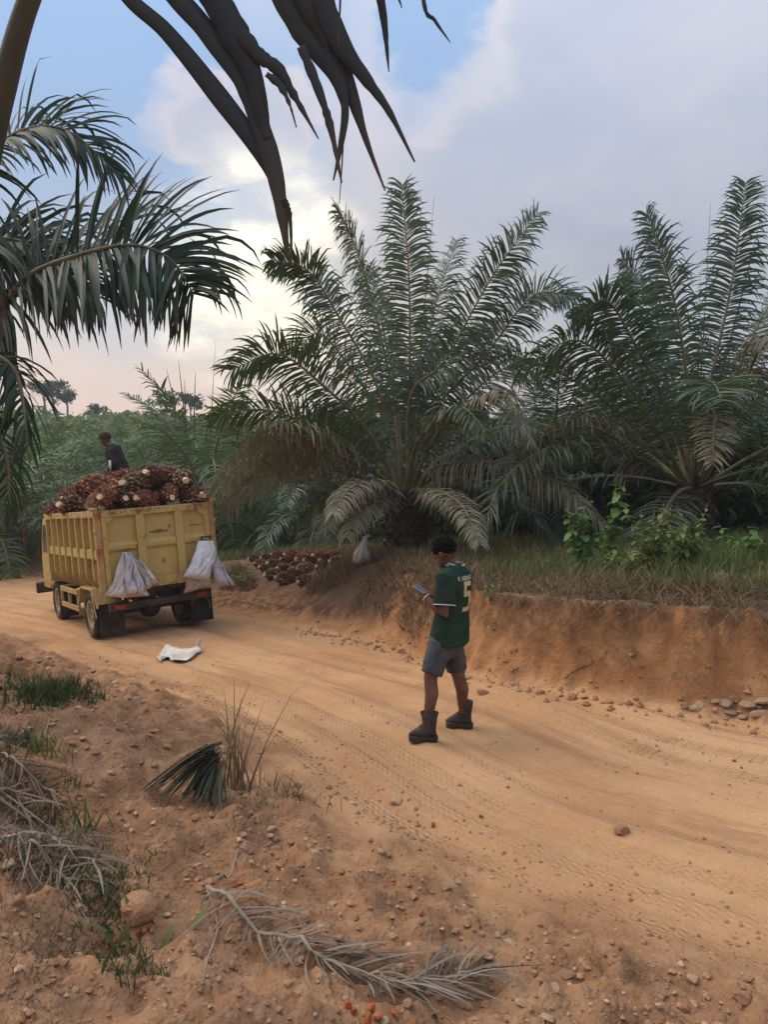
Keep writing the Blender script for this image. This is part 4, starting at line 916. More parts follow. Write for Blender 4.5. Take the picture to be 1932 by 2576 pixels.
# the flattened sack on the road
fs = gpts([(392, 1662), (408, 1640), (425, 1630), (470, 1640), (500, 1632), (402, 1668), (420, 1660), (440, 1668), (480, 1658), (505, 1642)])
cen = sum(fs, Vector()) / len(fs)
def flat(a, b, d):
    z = hz(cen.x + a, cen.y + b); r_ = .035 * math.sin(11 * a + 6 * b) + .03 * math.sin(17 * b - 5 * a + 1) + .02 * math.sin(31 * a)
    return (cen.x + a, cen.y + b, z + .03 + max(d, -.03) * .5 + .32 * abs(r_))
V, Q, sx = pillow([(p.x - cen.x, p.y - cen.y) for p in fs[:5]], [(p.x - cen.x + .02, p.y - cen.y - .06) for p in fs[5:]], .05, flat, folds=4, famp=.02, seed=9, top_thin=.7)
o = link('sack', np_mesh('sack', V - np.array(cen), Q, attrs=dict(sx=sx)), M['sack_beige']); o.location = cen
setprops(o, 'crumpled pale sack lying flat on the road behind the truck', 'sack')
e0 = fs[4] - cen; MB().loft([(e0 + Vector((-.03, 0, .02)), (.05, 0, 0), (0, .03, 0)), (e0 + Vector((-.01, 0, .07)), (.025, 0, 0), (0, .02, 0)), (e0 + Vector((.01, 0, .13)), (.03, 0, .01), (0, .02, 0)), (e0 + Vector((.02, 0, .15)), (.012, 0, 0), (0, .01, 0))], 10).build('sack_ear', M['sack_beige'], o, smooth=True)

# ------------------------------------------------------------------ palm fruit bunches
def fruitmat(name, c1, c2, c3):
    m, t, b = principled(name, .75, .25)
    a = N(t, 'ShaderNodeAttribute', attribute_name='rnd').outputs['Fac']; oi = N(t, 'ShaderNodeObjectInfo').outputs['Random']
    c = mixc(t, mapr(t, math_(t, 'ADD', math_(t, 'MULTIPLY', a, .7), math_(t, 'MULTIPLY', oi, .5)), .25, .85), c1, c2)
    c = mixc(t, mapr(t, a, .82, .9, 0, .9), c, c3)
    L(t, c, b.inputs['Base Color']); bump(t, b, noise(t, 40, 3), .4, .01); return m
M['bunch_red'] = fruitmat('bunch_red', (.10, .042, .026), (.36, .14, .065), (.50, .26, .12))
M['bunch_brown'] = fruitmat('bunch_brown', (.10, .056, .034), (.33, .20, .115), (.50, .34, .18))
M['stalk'] = simple('cut_stalk', (.62, .47, .27), (.74, .60, .38), 22, .7, .25, .3)
def bunch_mesh(seed, spiky):
    g = np.random.default_rng(seed); mb = MB(); a, b_ = .245, .15; n = 165
    mb.ball((0, 0, 0), (a * .9, b_ * .88, b_ * .88), 14, 10); rn = [.1] * len(mb.v)
    for i in range(n):
        t = 1 - 2 * (i + .5) / n; ph = i * 2.39996 + g.normal(0, .12); r_ = math.sqrt(1 - t * t)
        o = Vector((t, r_ * math.cos(ph), r_ * math.sin(ph))); p = Vector((o.x * a, o.y * b_, o.z * b_)) * (.90 + .05 * g.random())
        nn = Vector((o.x / a, o.y / b_, o.z / b_)).normalized(); T1 = nn.cross(Vector((.3, .9, .2))).normalized(); T2 = nn.cross(T1)
        s_ = g.uniform(.020, .031); k = len(mb.v); v0 = g.random()
        tip = p + nn * (s_ * (1.1 if not spiky else g.uniform(1.0, 2.2))) + Vector((-.010, 0, 0)) * (2 if spiky else .5)
        mb.v += [tuple(p + T1 * s_ * math.cos(q) + T2 * s_ * math.sin(q)) for q in (0, 1.57, 3.14, 4.71)]
        mid = p + nn * s_ * .7
        mb.v += [tuple(mid + (T1 * math.cos(q) + T2 * math.sin(q)) * s_ * .72) for q in (0, 1.57, 3.14, 4.71)] + [tuple(tip)]
        for j in range(4):
            mb.f.append((k + j, k + (j + 1) % 4, k + 4 + (j + 1) % 4, k + 4 + j)); mb.f.append((k + 4 + j, k + 4 + (j + 1) % 4, k + 8))
        rn += [v0 * .55] * 4 + [v0] * 5
    me = bpy.data.meshes.new('fruit_bunch'); me.from_pydata(mb.v, [], mb.f); me.update()
    at_ = me.attributes.new('rnd', 'FLOAT', 'POINT'); at_.data.foreach_set('value', np.array(rn, np.float32)); return me
BM = []
for i in range(4):
    me = bunch_mesh(100 + i, i % 2 == 0); me.materials.append(M['bunch_red' if i < 2 else 'bunch_brown']); BM.append(me)
SM = MB().tube([(-.19, 0, 0), (-.235, .004, .0), (-.275, .008, .01)], [.052, .043, .041], 12).mesh('stalk'); SM.materials.append(M['stalk'])
def bunch(p, rot, sc, label, group, k, stalk=True):
    o = link('fruit_bunch', BM[k % 4], None); o.location = p; o.rotation_euler = rot; o.scale = sc; setprops(o, label, 'fruit bunch', group)
    if stalk: link('stalk', SM, None, o)
    return o
def mound(x, y):                                           # top of the load above the rails, in truck coordinates
    return .06 + (.36 + .12 * math.exp(-((x - .3) / .5) ** 2 - ((y - 1.1) / .8) ** 2)) * min(1, y / .7 + .28) * min(1, (1.0 - abs(x)) / .32 + .45) * (1 - .35 * max(0, (y - 2.2) / 1.7)) * (1 - .35 * max(0, -x - .1))
rb = random.Random(5); cnt = 0; pts = []
for layer in (1, 0):
    tries = 0
    while tries < (2600 if layer == 0 else 700):
        tries += 1; x, y = rb.uniform(-.80, .80), rb.uniform(.18, 3.70); z = zt + mound(x, y) + .02 - layer * .24
        p = Vector((x, y, z))
        if any((p - q_).length < .335 for q_ in pts): continue
        pts.append(p)
        to_cam = rb.random() < .72; yaw = (math.pi / 2 + rb.uniform(-.9, .7)) if to_cam else rb.uniform(0, 6.28)
        rot = (TM.to_3x3() @ (Matrix.Rotation(yaw, 3, 'Z') @ Matrix.Rotation(rb.uniform(-.35, .25), 3, 'Y') @ Matrix.Rotation(rb.uniform(0, 6), 3, 'X'))).to_euler()
        s_ = rb.uniform(1.2, 1.55)
        if y < .5: lb, gr = 'brown fruit bunch in the row resting on the tailgate rim', 'fruit bunches along the tailgate'
        elif x < -.45: lb, gr = 'shaggy fruit bunch spilling over the left side of the load', 'fruit bunches along the left side'
        else: lb, gr = 'reddish brown fruit bunch heaped high in the truck bed', 'fruit bunches heaped in the bed'
        bunch(TM @ p, rot, (s_ * rb.uniform(1.0, 1.3), s_ * rb.uniform(.68, .85), s_ * rb.uniform(.72, .92)), lb, gr, rb.randrange(4)); cnt += 1
# the heap on the bank
hp = [(640, 1415), (655, 1428), (668, 1440), (690, 1428), (672, 1412), (700, 1408), (712, 1440), (722, 1420), (735, 1405), (748, 1432), (742, 1450), (760, 1415), (775, 1400), (770, 1440), (785, 1425), (800, 1408), (808, 1436), (822, 1418), (838, 1405), (845, 1425), (830, 1395), (790, 1392), (755, 1392), (718, 1396), (690, 1455), (720, 1468), (765, 1470)]
HEAP = gpts(hp)
for i, p in enumerate(HEAP):
    last = i >= 24; yaw = rb.uniform(-.2, 1.1)
    bunch(p + Vector((0, 0, .10 if not last else .09)), (rb.uniform(0, 6), rb.uniform(-.2, .3), yaw), [rb.uniform(.62, .8) * (1.15 if last else 1)] * 3,
          ['dark fruit bunch lowest of all in the heap on the bank', 'small red fruit bunch at the lower edge of the bank heap', 'rounded fruit bunch lying alone in front of the bank heap'][i - 24] if last else 'reddish fruit bunch with pale cut stalk in the heap on the bank', 'fruit bunches heaped on the bank', rb.randrange(4))

# ------------------------------------------------------------------ the man on the road
M['skin'] = simple('skin', (.115, .050, .030), (.17, .078, .048), 5, .55, .35)
M['hair'] = simple('hair', (.004, .003, .003), (.009, .007, .006), 60, .85, .08, .3)
M['denim'] = simple('denim', (.045, .048, .058), (.085, .086, .096), 7, .9, .15, .3, dirt=(.17, .145, .12), dlo=.45, dhi=.8)
M['boot'] = simple('boot', (.036, .029, .024), (.060, .046, .036), 8, .7, .3, .25, dirt=(.16, .105, .065), dlo=.48, dhi=.8, dscale=6)
M['jersey_dark'] = simple('jersey_sleeve', (.012, .026, .020), (.020, .038, .028), 8, .8, .2)
M['gold'] = simple('gold_print', (.52, .40, .19), (.58, .45, .23), 12, .6, .3)
M['cream'] = simple('cream_print', (.62, .62, .48), (.68, .66, .52), 12, .6, .3)
M['white_trim'] = simple('white_trim', (.70, .70, .66), (.76, .75, .70), 12, .8, .2)
M['phone'] = simple('phone_case', (.34, .34, .36), (.42, .42, .44), 12, .35, .4)
M['phone_glass'] = simple('phone_glass', (.02, .02, .025), (.03, .03, .035), 12, .15, .5)
def jersey_mat():
    m, t, b = principled('jersey', .82, .2); tc = N(t, 'ShaderNodeTexCoord')
    c = mixc(t, mapr(t, noise(t, 9, 4), .35, .65), (.011, .032, .017), (.019, .047, .024))
    L(t, c, b.inputs['Base Color']); bump(t, b, noise(t, 7, 4, .6, stretch=(1, 1, .6)), .5, .04); return m
M['jersey'] = jersey_mat()
AZ = R(-57); FD = Vector((math.sin(AZ), math.cos(AZ), 0)); RT = Vector((FD.y, -FD.x, 0)); UPV = Vector((0, 0, 1))
lfoot, rfoot = gpt(1062, 1866), gpt(1150, 1832)
YM = (lfoot.y + rfoot.y) / 2
man_loc = (lfoot + rfoot) / 2
man = empty('person', man_loc, 'man in green football jersey and denim shorts standing on the road with a phone', 'person')
def A(u, v, dy=0.0): return at(u, v, YM + dy)
def rg(c, rx, ry, tilt=None): return (c, RT * rx, FD * ry)
def limb(mb, pts, rad, n=14, hint=None): mb.tube(pts, rad, n, hint)
# joints
pel = A(1120, 1622); hipL, hipR = pel - RT * .095, pel + RT * .095
kneeL = A(1083, 1706, -.14); ankL = Vector((lfoot.x + .05, lfoot.y, lfoot.z + .10))
kneeR = A(1154, 1702, .12); ankR = Vector((rfoot.x + .06, rfoot.y, rfoot.z + .10))
neck = A(1142, 1430); head = A(1119, 1392, .0)
shL, shR = A(1121, 1453, -.14), A(1166, 1446, .15)
elL, wrL = A(1117, 1548, -.20), A(1070, 1501, -.10)
elR, wrR = A(1148, 1545, .24), A(1088, 1500, .12)
body = MB()
body.loft([rg(pel + UPV * .0, .13, .09), rg(pel + UPV * .12, .12, .08), rg(A(1138, 1530), .13, .085), rg(A(1143, 1475), .14, .085), rg(A(1146, 1445), .11, .07), rg(neck, .058, .060), rg(neck.lerp(head, .45), .052, .056), rg(neck.lerp(head, .8), .05, .055)])
for a, k, an in ((hipL, kneeL, ankL), (hipR, kneeR, ankR)):
    limb(body, [a, a.lerp(k, .5), k, k.lerp(an, .3) - FD * .018, k.lerp(an, .65), an], [.085, .075, .055, .056, .042, .036])
    body.tube([an + UPV * .02, an - UPV * .05 + FD * .10, an - UPV * .075 + FD * .17], [.036, .035, .022], 10)
# head: skull, jaw, nose, ear
HF = (FD * .92 - UPV * .38).normalized(); HU = (UPV - HF * UPV.dot(HF)).normalized(); HR = HF.cross(HU) * -1; HR = RT
Hm = Matrix((HR, HF, HU)).transposed()
body.ball(head + HU * .02, (.073, .092, .098), 18, 12, Hm)
body.loft([(head - HU * .03 + HF * .02, HR * .062, HF * .068), (head - HU * .075 + HF * .035, HR * .052, HF * .055), (head - HU * .112 + HF * .052, HR * .030, HF * .026)], 14)
body.loft([(head + HF * .085 + HU * .015, HR * .008, HU * .01), (head + HF * .112 - HU * .025, HR * .015, HU * .012), (head + HF * .088 - HU * .035, HR * .012, HU * .008)], 8)
for s_ in (-1, 1):
    body.ball(head + HR * .076 * s_ - HF * .005 - HU * .005, (.010, .020, .032), 8, 6, Hm)
    body.ball(head + HR * .03 * s_ + HF * .085 + HU * .022, (.017, .010, .008), 8, 6, Hm)
body.ball(head + HF * .082 - HU * .062, (.022, .012, .010), 8, 6, Hm)
def hand(mb, wr, d, palm_n, thumb_dir, curl, seed=0, sc=1.0):
    """palm and five bent fingers; d towards the fingertips, palm_n out of the palm"""
    d = d.normalized(); palm_n = (palm_n - d * palm_n.dot(d)).normalized(); ac = d.cross(palm_n).normalized()
    if ac.dot(thumb_dir) < 0: ac = -ac
    mb.loft([(wr, ac * .026, palm_n * .020), (wr + d * .03, ac * .034, palm_n * .016), (wr + d * .085, ac * .042, palm_n * .014)], 12)
    for i, (o, l_) in enumerate(((.030, .070), (.011, .078), (-.009, .072), (-.028, .056))):
        p = wr + d * .08 + ac * o; c0 = curl[i]; dirs = [d * math.cos(c0 * f) + palm_n * math.sin(c0 * f) for f in (.35, .9, 1.4)]
        q = [p]; [q.append(q[-1] + e * l_ * k) for e, k in zip(dirs, (.42, .32, .26))]
        mb.tube(q, [.0095, .009, .0085, .007], 8)
    td = (ac * .75 + d * .55 + palm_n * .35).normalized(); p = wr + d * .025 + ac * .026
    mb.tube([p, p + td * .034, p + td * .034 + (td * .5 + d * .6 + palm_n * .35).normalized() * .03], [.013, .0105, .008], 8)
limb(body, [shL, shL.lerp(elL, .55), elL, elL.lerp(wrL, .35), wrL], [.056, .047, .040, .038, .026])
limb(body, [shR, shR.lerp(elR, .55), elR, elR.lerp(wrR, .35), wrR], [.056, .047, .040, .038, .026])
fdl = (wrL - elL).normalized()
hand(body, wrL, (fdl + FD * .3).normalized(), (UPV * .9 - FD * .3 + RT * .2), UPV + RT * .6, (.5, .5, .55, .6))
hand(body, wrR, (FD * .7 - RT * .65 + UPV * .1).normalized(), (-UPV * .6 - RT * .5), FD, (1.0, 1.1, 1.2, 1.2))
bo = body.build('body', M['skin'], man, True, off=man_loc); remesh(bo, .0065, 4, .4)
# jersey: one shell with short sleeves
SHR = [(1130, 1618, .200, .150), (1132, 1592, .198, .148), (1137, 1545, .182, .128), (1141, 1500, .190, .125), (1144, 1470, .196, .120), (1145, 1455, .178, .108), (1146, 1443, .138, .092), (1146, 1433, .088, .078), (1144, 1426, .068, .070)]
SHR = [(u, v - 10 if v < 1460 else v, a, b) for u, v, a, b in SHR]
shirt = MB(); shirt.loft([rg(A(u, v), a, b) for u, v, a, b in SHR], 28)
cuffL, cuffR = shL.lerp(elL, .72), shR.lerp(elR, .72)
shirt.tube([shL + RT * .06 + UPV * .02, shL + UPV * .0, shL.lerp(elL, .4), cuffL], [.06, .078, .080, .083], 16)
shirt.tube([shR - RT * .06 + UPV * .02, shR, shR.lerp(elR, .4), cuffR], [.06, .078, .080, .083], 16)
sh = shirt.build('jersey', M['jersey'], man, True, off=man_loc); remesh(sh, .009, 8, .5)
tx = bpy.data.textures.new('cloth_folds', 'CLOUDS'); tx.noise_scale = .16; tx.noise_depth = 2
dm = sh.modifiers.new('folds', 'DISPLACE'); dm.texture = tx; dm.strength = .030; dm.mid_level = .5
# dark sleeve panels, cuffs and collar
slv = MB()
for s0, e0, c0 in ((shL, elL, cuffL), (shR, elR, cuffR)):
    slv = MB().tube([s0 + (e0 - s0) * .10, s0.lerp(e0, .4), c0 + (e0 - s0) * .005], [.083, .088, .091], 18, caps=False)
    so = slv.build('sleeve_panel', M['jersey_dark'], sh, True, off=man_loc)
    d0 = (e0 - s0).normalized()
    MB().tube([c0 - d0 * .001, c0 + d0 * .005], [.0915, .0915], 18, caps=False).build('cuff_trim', M['white_trim'], sh, True, off=man_loc)
nk = A(1144, 1417); ax = (UPV + RT * .05 - FD * .18).normalized()
X1 = RT; Y1 = ax.cross(X1).normalized()
for r0, dz in ((.074, 0), (.080, -.016)):
    ring = MB(); pts_ = [nk + ax * dz + X1 * math.cos(a) * r0 + Y1 * math.sin(a) * (r0 + .004) for a in [i * 2 * math.pi / 24 for i in range(25)]]
    ring.tube(pts_, .0045, 6, caps=False); ring.build('collar_trim', M['white_trim'], sh, True, off=man_loc)
# number and name on the back
def back_pt(a, v, lift=.012):
    vs = [s_[1] for s_ in SHR][::-1]; f = lambda i: float(np.interp(v, vs, [s_[i] for s_ in SHR][::-1]))
    c = A(f(0), v); rx, ry = f(2), f(3)
    return c + RT * a - FD * (ry * math.sqrt(max(0.05, 1 - (a / rx) ** 2)) + lift)
def on_back(name, polys, mat, z_of, parent, step=.012):
    bm = bmesh.new()
    for poly in polys:
        vs = [bm.verts.new((x, y, 0)) for x, y in poly]; bm.faces.new(vs)
    bmesh.ops.triangulate(bm, faces=bm.faces[:])
    for _ in range(3):
        es = [e for e in bm.edges if e.calc_length() > step]
        if es: bmesh.ops.subdivide_edges(bm, edges=es, cuts=1); bmesh.ops.triangulate(bm, faces=bm.faces[:])
    for v in bm.verts: v.co = back_pt(v.co.x * .92 - .006, z_of(v.co.y)) - man_loc
    me = bpy.data.meshes.new(name); bm.to_mesh(me); bm.free(); o = link(name, me, M[mat], parent)
    sw = o.modifiers.new('on_cloth', 'SHRINKWRAP'); sw.target = sh; sw.wrap_method = 'PROJECT'; sw.use_project_x = sw.use_project_y = sw.use_project_z = False
    sw = o.modifiers['on_cloth']; sw.wrap_method = 'NEAREST_SURFACEPOINT'; sw.wrap_mode = 'ABOVE_SURFACE'; sw.offset = .003
    return o
SCP = F / YM
five = [[(-.06, .11), (-.06, -.01), (-.025, -.01), (-.025, .075), (.06, .075), (.06, .11)],
        [(-.06, -.01), (-.06, -.012), (-.025, -.012), (.025, .015), (.025, -.078), (.06, -.095), (.06, .045), (.045, .052), (-.02, .052), (-.025, .045), (-.025, -.01)],
        [(-.06, -.115), (.035, -.115), (.06, -.095), (.025, -.078), (.015, -.075), (-.06, -.075)]]
five = [[(-.06, .115), (-.06, .0), (-.022, .0), (-.022, .080), (.06, .080), (.06, .115)],
        [(-.022, .0), (-.022, .040), (.045, .040), (.06, .025), (.06, -.10), (.045, -.115), (.022, -.115), (.022, .0)],
        [(-.06, -.115), (.022, -.115), (.022, -.08), (-.06, -.08)]]
on_back('number_print', five, 'gold', lambda y: 1496 - y * SCP * 1.05, sh)
fc = bpy.data.curves.new('name_text', 'FONT'); fc.body = 'F. HIDAYAT'; fc.size = .052; fc.align_x = 'CENTER'; fc.space_character = 1.08; fc.offset = .0012
fo_ = bpy.data.objects.new('name_text', fc); COL.objects.link(fo_)
me_ = bpy.data.meshes.new_from_object(fo_.evaluated_get(bpy.context.evaluated_depsgraph_get())); COL.objects.unlink(fo_); bpy.data.objects.remove(fo_)
for v in me_.vertices: v.co = back_pt(v.co.x * .66 - .02, 1450 - (v.co.y - .018) * SCP) - man_loc
no = link('name_print', me_, M['cream'], sh); sw = no.modifiers.new('on_cloth', 'SHRINKWRAP'); sw.target = sh; sw.wrap_mode = 'ABOVE_SURFACE'; sw.offset = .003
# hair
hr = MB(); hr.ball(head + HU * .045 - HF * .012, (.086, .104, .096), 20, 14, Hm)
ho = hr.build('hair', M['hair'], man, True, off=man_loc)
htx = bpy.data.textures.new('hair_tufts', 'CLOUDS'); htx.noise_scale = .018
ss = ho.modifiers.new('sub', 'SUBSURF'); ss.levels = ss.render_levels = 2
hd = ho.modifiers.new('tufts', 'DISPLACE'); hd.texture = htx; hd.strength = .034
# shorts
st = MB(); st.loft([rg(pel + UPV * .09, .165, .118), rg(pel, .172, .122), rg(pel - UPV * .06, .168, .118), rg(pel - UPV * .10, .15, .10)], 20)
hemL, hemR = hipL.lerp(kneeL, .88), hipR.lerp(kneeR, .80)
st.tube([hipL + UPV * .05, hipL.lerp(kneeL, .4), hemL], [.095, .098, .090], 16); st.tube([hipR + UPV * .05, hipR.lerp(kneeR, .4), hemR], [.095, .096, .088], 16)
sto = st.build('shorts', M['denim'], man, True, off=man_loc); remesh(sto, .009, 5, .5)
d2 = sto.modifiers.new('folds', 'DISPLACE'); d2.texture = tx; d2.strength = .022
# boots: calf-high rubber boots with a thick sole
def boot(an, toe, gz, topw, name='boot'):
    toe = Vector((toe.x, toe.y, 0)).normalized(); sd_ = Vector((toe.y, -toe.x, 0)); b0 = Vector((an.x, an.y, gz))
    mb = MB()
    mb.loft([(b0 + UPV * .045 + toe * .048, toe * .113, sd_ * .040), (b0 + UPV * .075 + toe * .04, toe * .105, sd_ * .043), (b0 + UPV * .105 + toe * .02, toe * .080, sd_ * .045), (b0 + UPV * .15 - toe * .01, toe * .056, sd_ * .046), (b0 + UPV * .195 - toe * .008, toe * .063, sd_ * .055), (b0 + UPV * .238 - toe * .008, toe * (topw + .004), sd_ * topw * .95)], 20)
    mb.f.pop()
    o = mb.build(name, M['boot'], man, True, off=man_loc); s2 = o.modifiers.new('wall', 'SOLIDIFY'); s2.thickness = .006
    sl = MB()
    for z0, z1, g_ in ((.0, .028, .0), (.028, .05, .003)):
        sl.loft([(b0 + UPV * z0 + toe * .098, toe * (.058 + g_), sd_ * (.050 + g_)), (b0 + UPV * z1 + toe * .098, toe * (.060 + g_), sd_ * (.052 + g_))], 18)
        sl.loft([(b0 + UPV * z0 - toe * .03, toe * (.045 + g_), sd_ * (.042 + g_)), (b0 + UPV * z1 - toe * .03, toe * (.047 + g_), sd_ * (.044 + g_))], 18)
    sl.loft([(b0 + UPV * .02 + toe * .05, toe * .09, sd_ * .042), (b0 + UPV * .05 + toe * .05, toe * .09, sd_ * .045)], 16)
    sl.build('sole', M['boot'], o, off=man_loc)
    return o
tdL = Vector((-.97, .10, 0)); tdR = Vector((-.95, .30, 0))
boot(ankL, tdL, hz(ankL.x, ankL.y) - .004, .072); boot(ankR, tdR, hz(ankR.x, ankR.y) - .004, .064)
# wrist band and phone
bd = MB(); dirw = (wrL - elL).normalized(); c0 = wrL - dirw * .012; xw = dirw.cross(UPV).normalized(); yw = dirw.cross(xw)
bd.tube([c0 + (xw * math.cos(a) + yw * math.sin(a)) * .030 for a in [i * 2 * math.pi / 20 for i in range(21)]], .005, 6, caps=False)
bd.build('wrist_band', M['cream'], man, True, off=man_loc)
pc = A(1058, 1481, -.07); pd = (A(1051, 1477, -.06) - A(1070, 1490, -.10)).normalized(); pn = (UPV * .75 - FD * .25 - RT * .1); pn = (pn - pd * pn.dot(pd)).normalized(); px_ = pd.cross(pn)
Mp = Matrix((px_, pd, pn)).transposed().to_4x4()
ph_ = empty('phone', pc, 'grey mobile phone held in the hands of the man in green', 'phone'); ph_.rotation_euler = Mp.to_euler()
MB().box(-.034, .034, -.06, .06, -.004, .004).build('case', M['phone'], ph_, bevel=.003)
MB().box(-.031, .031, -.056, .056, .0041, .0052).build('screen', M['phone_glass'], ph_)

# ------------------------------------------------------------------ the worker on the load
M['shirt_dark'] = simple('worker_shirt', (.030, .022, .022), (.058, .042, .038), 7, .9, .15, .3)
M['hat'] = simple('worker_hat', (.050, .036, .026), (.085, .060, .042), 9, .9, .1, .3)
M['trouser'] = simple('worker_trousers', (.035, .036, .040), (.060, .058, .060), 7, .9, .15)
YW = 14.9
wk_loc = TM @ Vector((-.12, 2.75, zt - .25))
YW = wk_loc.y
def B(u, v, dy=0.0): return at(u, v, YW + dy)
wk = empty('person', wk_loc, 'worker in dark clothes and brimmed hat bending over the fruit on the truck', 'person')
WF = Vector((-.93, .36, 0)).normalized(); WR = Vector((WF.y, -WF.x, 0))
hd_ = B(263, 1107); nk_ = B(276, 1123); hp_ = B(308, 1188)
wb_ = MB()
wb_.ball(hd_, (.085, .10, .115), 14, 10, Matrix((WR, WF, UPV)).transposed())
wb_.tube([hd_ - UPV * .05, nk_, B(285, 1135)], [.055, .055, .07], 10)
wb_.ball(hd_ + WF * .10 - UPV * .02, (.015, .02, .022), 8, 6)
wsL, wsR = B(283, 1128, -.17), B(279, 1128, .17)
weL, wwL = B(287, 1165, -.22), B(278, 1185, -.18); weR, wwR = B(277, 1160, .18), B(274, 1172, .1)
wb_.tube([wsL, weL, wwL], [.055, .045, .03], 10); wb_.tube([wsR, weR, wwR], [.055, .045, .03], 10)
hand(wb_, wwL, Vector((-.3, .1, -1)), WF * -1, WF, (.6, .6, .7, .7)); hand(wb_, wwR, Vector((-.3, .1, -1)), WF * -1, WF, (.6, .6, .7, .7))
ft = wk_loc + Vector((0, 0, -.05))
for s_ in (-1, 1): wb_.tube([hp_ + WR * .1 * s_, hp_.lerp(ft, .5) + WR * .12 * s_ + WF * .08, ft + WR * .12 * s_], [.09, .065, .045], 10)
wb_.tube([hp_, hp_.lerp(nk_, .5), B(284, 1130)], [(.15, .11), (.16, .11), (.15, .10)], 14, hint=tuple(WF))
remesh(wb_.build('body', M['skin'], wk, True, off=wk_loc), .012, 3, .4)
ws = MB(); ws.tube([hp_ - UPV * .04, hp_.lerp(nk_, .35), hp_.lerp(nk_, .7), B(283, 1127), nk_ + UPV * .0], [(.19, .15), (.19, .15), (.21, .145), (.19, .12), (.07, .07)], 18, hint=tuple(WF))
ws.tube([wsL, weL, weL.lerp(wwL, .7)], [.085, .07, .055], 12); ws.tube([wsR, weR, weR.lerp(wwR, .7)], [.085, .07, .055], 12)
wo = ws.build('shirt', M['shirt_dark'], wk, True, off=wk_loc); remesh(wo, .014, 5, .5)
wt = MB()
for s_ in (-1, 1): wt.tube([hp_ + WR * .09 * s_ + UPV * .03, hp_.lerp(ft, .5) + WR * .12 * s_ + WF * .08, ft + WR * .12 * s_], [.12, .09, .075], 12)
remesh(wt.build('trousers', M['trouser'], wk, True, off=wk_loc), .016, 4, .5)
hat = MB(); hc = hd_ + UPV * .06
hat.loft([(hc - UPV * .02, WR * .115, WF * .125), (hc + UPV * .05, WR * .108, WF * .115), (hc + UPV * .09, WR * .085, WF * .09), (hc + UPV * .10, WR * .03, WF * .03)], 18)
hat.loft([(hc - UPV * .03 + WF * .05, WR * .15, WF * .19), (hc - UPV * .018 + WF * .04, WR * .125, WF * .155)], 18)
hat.build('hat', M['hat'], wk, True, off=wk_loc)
tl = empty('hand_tool', B(276, 1170, -.3), 'short white handled tool held by the worker on the load', 'tool')
MB().tube([(0, 0, -.09), (0, 0, .09)], .022, 10).build('handle', M['white_trim'], tl, True)
MB().tube([(0, 0, -.30), (0, 0, -.09)], .014, 8).build('shaft', M['steel'], tl, True)
MB().box(-.03, .03, -.01, .01, .091, .12).build('cap', M['steel'], tl)

# ------------------------------------------------------------------ ground cover
def scatter_blades(name, X, Y, h, wdt, mat, seed, lean=.5, k=4, bend=.5, Z=None, dirn=None, hvar=.35):
    g = np.random.default_rng(seed); n = len(X); Z = ground_z(X, Y) if Z is None else Z
    a = g.random(n) * 2 * np.pi; D = np.stack([np.cos(a) * lean * g.random(n), np.sin(a) * lean * g.random(n), np.ones(n)], 1)
    if dirn is not None: D = D + np.array(dirn)
    D /= np.linalg.norm(D, axis=1, keepdims=True); hh = h * (1 + g.normal(0, hvar, n)).clip(.3, 2.2)
    C = np.zeros((n, k, 3)); C[:, 0] = np.stack([X, Y, Z - .01], 1); d = D.copy(); hd_ = np.stack([np.cos(a), np.sin(a), 0 * a], 1)
    for j in range(1, k):
        C[:, j] = C[:, j - 1] + d * (hh / (k - 1))[:, None]
        d = d + (hd_ * .6 + np.array([0, 0, -.9])) * (bend * g.random((n, 1)) * j / k); d /= np.linalg.norm(d, axis=1, keepdims=True)
    b2 = g.random(n) * 2 * np.pi; Wd = np.stack([np.cos(b2), np.sin(b2), 0 * b2], 1)
    pr = np.interp(np.linspace(0, 1, k), [0, .4, 1], [.8, 1, .1])
    W = Wd[:, None, :] * (wdt * .5 * pr)[None, :, None] * (1 + g.normal(0, .3, (n, 1, 1)))
    V, Q, c = ribbons(C, W); rn = np.repeat(g.random(n), k * c)
    return V, Q, rn
def stuff(name, parts, mat, label, cat):
    Vs, Qs, rs, k = [], [], [], 0
    for V, Q, r_ in parts: Vs.append(V); Qs.append(Q + k); rs.append(r_); k += len(V)
    o = link(name, np_mesh(name, np.concatenate(Vs), np.concatenate(Qs), attrs=dict(rnd=np.concatenate(rs))), M[mat])
    return setprops(o, label, cat, kind='stuff')
def bank_points(n, u0, u1, seed, q0=-6, q1=24):
    """points in road coordinates: distance behind the far edge u0..u1 (in bank widths), along the road"""
    g = np.random.default_rng(seed); A_, B_ = FARL[:-1], FARL[1:]; ln = np.linalg.norm(B_ - A_, axis=1); mid = (A_ + B_) / 2
    q = mid @ RD; wgt = ln * ((q > q0) & (q < q1)); i = g.choice(len(A_), n, p=wgt / wgt.sum()); t = g.random(n)[:, None]
    p = A_[i] * (1 - t) + B_[i] * t; d = (B_ - A_)[i]; d /= np.linalg.norm(d, axis=1, keepdims=True); nr = np.stack([d[:, 1], -d[:, 0]], 1)
    off = u0 + (u1 - u0) * g.random(n); p = p + nr * off[:, None]; return p[:, 0], p[:, 1]
def keep_noise(x, y, sc, thr, seed): return fbm(x, y, sc, 3, seed) > thr
